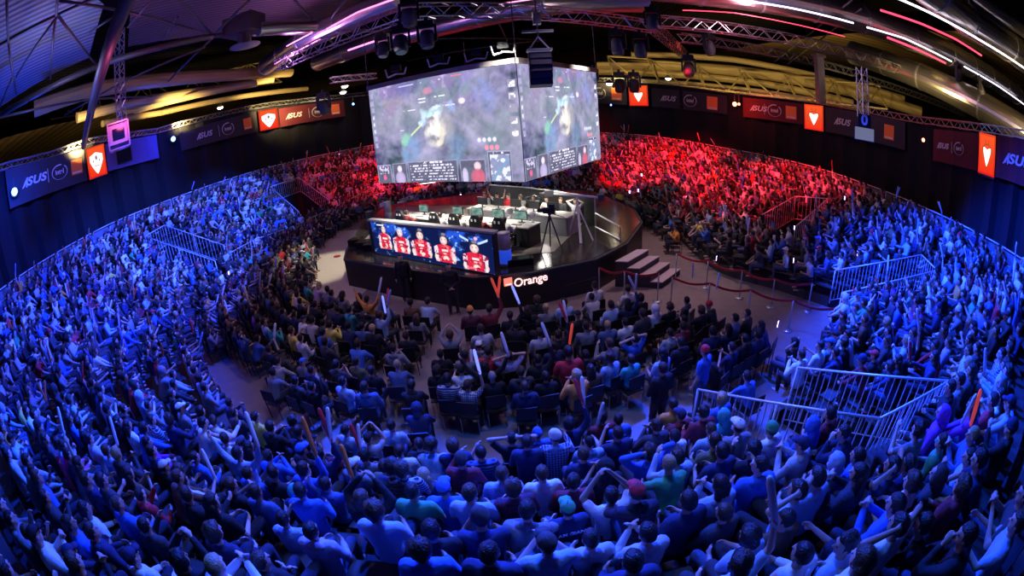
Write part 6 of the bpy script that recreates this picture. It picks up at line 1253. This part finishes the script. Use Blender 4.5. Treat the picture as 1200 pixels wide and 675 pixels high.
# ------------------------------------------------------------------ light
def spot(p, target, energy, col, size=60, blend=.6, rad=.25):
    l = bpy.data.lights.new('spot', 'SPOT'); l.energy = energy; l.color = col; l.spot_size = R(size); l.spot_blend = blend; l.shadow_soft_size = rad; o = bpy.data.objects.new('stage_spot', l); C.objects.link(o); o.location = p
    d = Vector(target) - Vector(p); o.rotation_euler = d.to_track_quat('-Z', 'Y').to_euler(); return o
def point(p, energy, col, rad=.3):
    l = bpy.data.lights.new('point', 'POINT'); l.energy = energy; l.color = col; l.shadow_soft_size = rad; o = bpy.data.objects.new('lamp_light', l); C.objects.link(o); o.location = p; return o
BLUE = (.006, .052, 1.0); RED = (1.0, .012, .03); WHITE = (1, .93, .84); PUR = (.50, .28, .9)
spot((-8, 14, 10), (-17, 13, 2), 20000, BLUE, 75); spot((-8, 18, 10), (-17, 19, 3), 20000, (.03, .10, 1), 62); spot((-9, 22, 10), (-16.5, 25.5, 3), 13000, (.03, .11, 1), 46)
spot((-6, 10, 10), (-14.5, 4.5, 2), 18000, BLUE, 86); spot((-3, 13, 10.3), (-5, 1.5, 1.5), 24000, BLUE, 56, .35); spot((3, 13, 10.3), (3, 1.5, 1.5), 24000, BLUE, 54, .35); spot((0, 6, 11), (0, 1, 2), 2000, (.03, .16, 1), 130, .8, .8)  # last spot is a soft fill added over the near crowd
spot((6, 10, 10), (12.5, 3.5, 1.5), 24000, BLUE, 86, .5); spot((8, 14, 9.5), (14.5, 8, 1), 18000, BLUE, 55, .5)
spot((8, 22, 10), (13.5, 20, 1), 12000, RED, 58, .4); spot((7, 24, 10), (11, 29, 1.5), 13000, RED, 60, .6); spot((0, 27, 10), (3, 38, 2), 13000, RED, 60, .6); spot((-5, 27, 10), (-7, 37, 2), 12000, RED, 50, .5); spot((-7, 26, 10), (-12, 33, 3), 3500, RED, 40, .5)
spot((-4, 15, 9.9), (-2, 18, 1.2), 5200, WHITE, 50, .6); spot((5, 20, 9.9), (0, 20.5, 1.2), 9000, WHITE, 45, .6); spot((-5, 21, 9.9), (-9.0, 19.5, 0), 3600, WHITE, 30, .4); spot((0, 14, 9.9), (1.0, 21, 1.2), 8000, WHITE, 40, .5); spot((3, 12.5, 8.5), (1.0, 21.5, 1.8), 6000, WHITE, 34, .5); spot((-5, 13.5, 9), (-2.5, 18, 2), 4000, WHITE, 34, .5)
spot((2, 12, 10.2), (4, 11, 0), 750, (.62, .42, .75), 100, .8); spot((-4, 12, 10.2), (-7, 12, 0), 750, (.62, .42, .75), 100, .8); spot((8, 18, 10), (6, 16.5, 0), 1300, (1, .62, .7), 60, .7)
point((lampL.x * .94, lampL.y * .94, lampL.z), 900, BLUE, .2); point((lampL2.x * .95, lampL2.y * .95, lampL2.z), 300, BLUE, .2); point((lampR.x * .96, lampR.y * .96, lampR.z), 120, (1, .08, .04), .2)
for i_, (x_, y_) in enumerate(((-3.2, 19.2), (-.4, 18.0), (1.6, 20.2), (-1.2, 22.0))):  # panels added under the cube to brighten the shaded desks
    t_ = thing('added_panel_light', 'added flat white panel light under the big screen, %s' % ['left one', 'front one', 'right one', 'rear one'][i_], 'lamp', (x_, y_, zbot - .12), group='added panel lights under the big screen'); MB().box(0, 0, .04, .7, .5, .08).build('housing', 'black', t_); MB().box(0, 0, -.01, .64, .44, .02).build('light_face', 'panel', t_)
    spot((x_, y_, zbot - .2), (x_ * .9 + .1, y_ - .1, 0), 420, WHITE, 150, .5, .25)
spot((0, 8, 10.2), (-1, 6.4, 0), 700, (.55, .45, .9), 95, .8)
# ceiling wash
point((-16, 10, 10.5), 330, (.40, .42, 1), .6); point((-10, 22, 10.8), 300, (.75, .3, .95), .5); point((12, 18, 10.3), 300, (.9, .45, .6), .5); point((1, 20, 10.9), 160, (.9, .7, .8), .5); point((-12.2, 11.0, 9.6), 140, (1, .12, .35), .3)
for p_, q_, e_ in (((-22, 16, 9.6), (-34, 22, 12.3), 2600), ((-20, 24, 9.6), (-32, 34, 12.3), 3200), ((-15.5, 31, 9.4), (-26, 44, 12.2), 2600), ((10, 39, 8.8), (16, 52, 12.3), 2400), ((17.5, 33, 8.2), (28, 46, 12.5), 3200), ((20.5, 26, 8), (34, 36, 12.5), 3000), ((21.5, 17, 7.8), (36, 22, 12.5), 1600), ((21, 9, 8), (34, 12, 12.5), 1500)): spot(p_, q_, e_, (1, .72, .28), 110, .8, .4)
w = bpy.data.worlds.new('hall_air'); bpy.context.scene.world = w; w.use_nodes = True; bg = w.node_tree.nodes['Background']; bg.inputs[0].default_value = (.03, .025, .045, 1); bg.inputs[1].default_value = .25
vs_ = bpy.context.scene.view_settings; vs_.view_transform = 'Standard'; vs_.look = 'None'; vs_.exposure = 0.0; vs_.gamma = 1.0
try: vs_.use_curve_mapping = False
except Exception: pass
cy = bpy.context.scene.cycles; cy.use_denoising = True; cy.max_bounces = 5; cy.diffuse_bounces = 2; cy.glossy_bounces = 3; cy.sample_clamp_indirect = 4

for o in bpy.data.objects:
    if o.get('label') and len(o['label'].split()) > 16: print('LONG', len(o['label'].split()), o.name, o['label'])
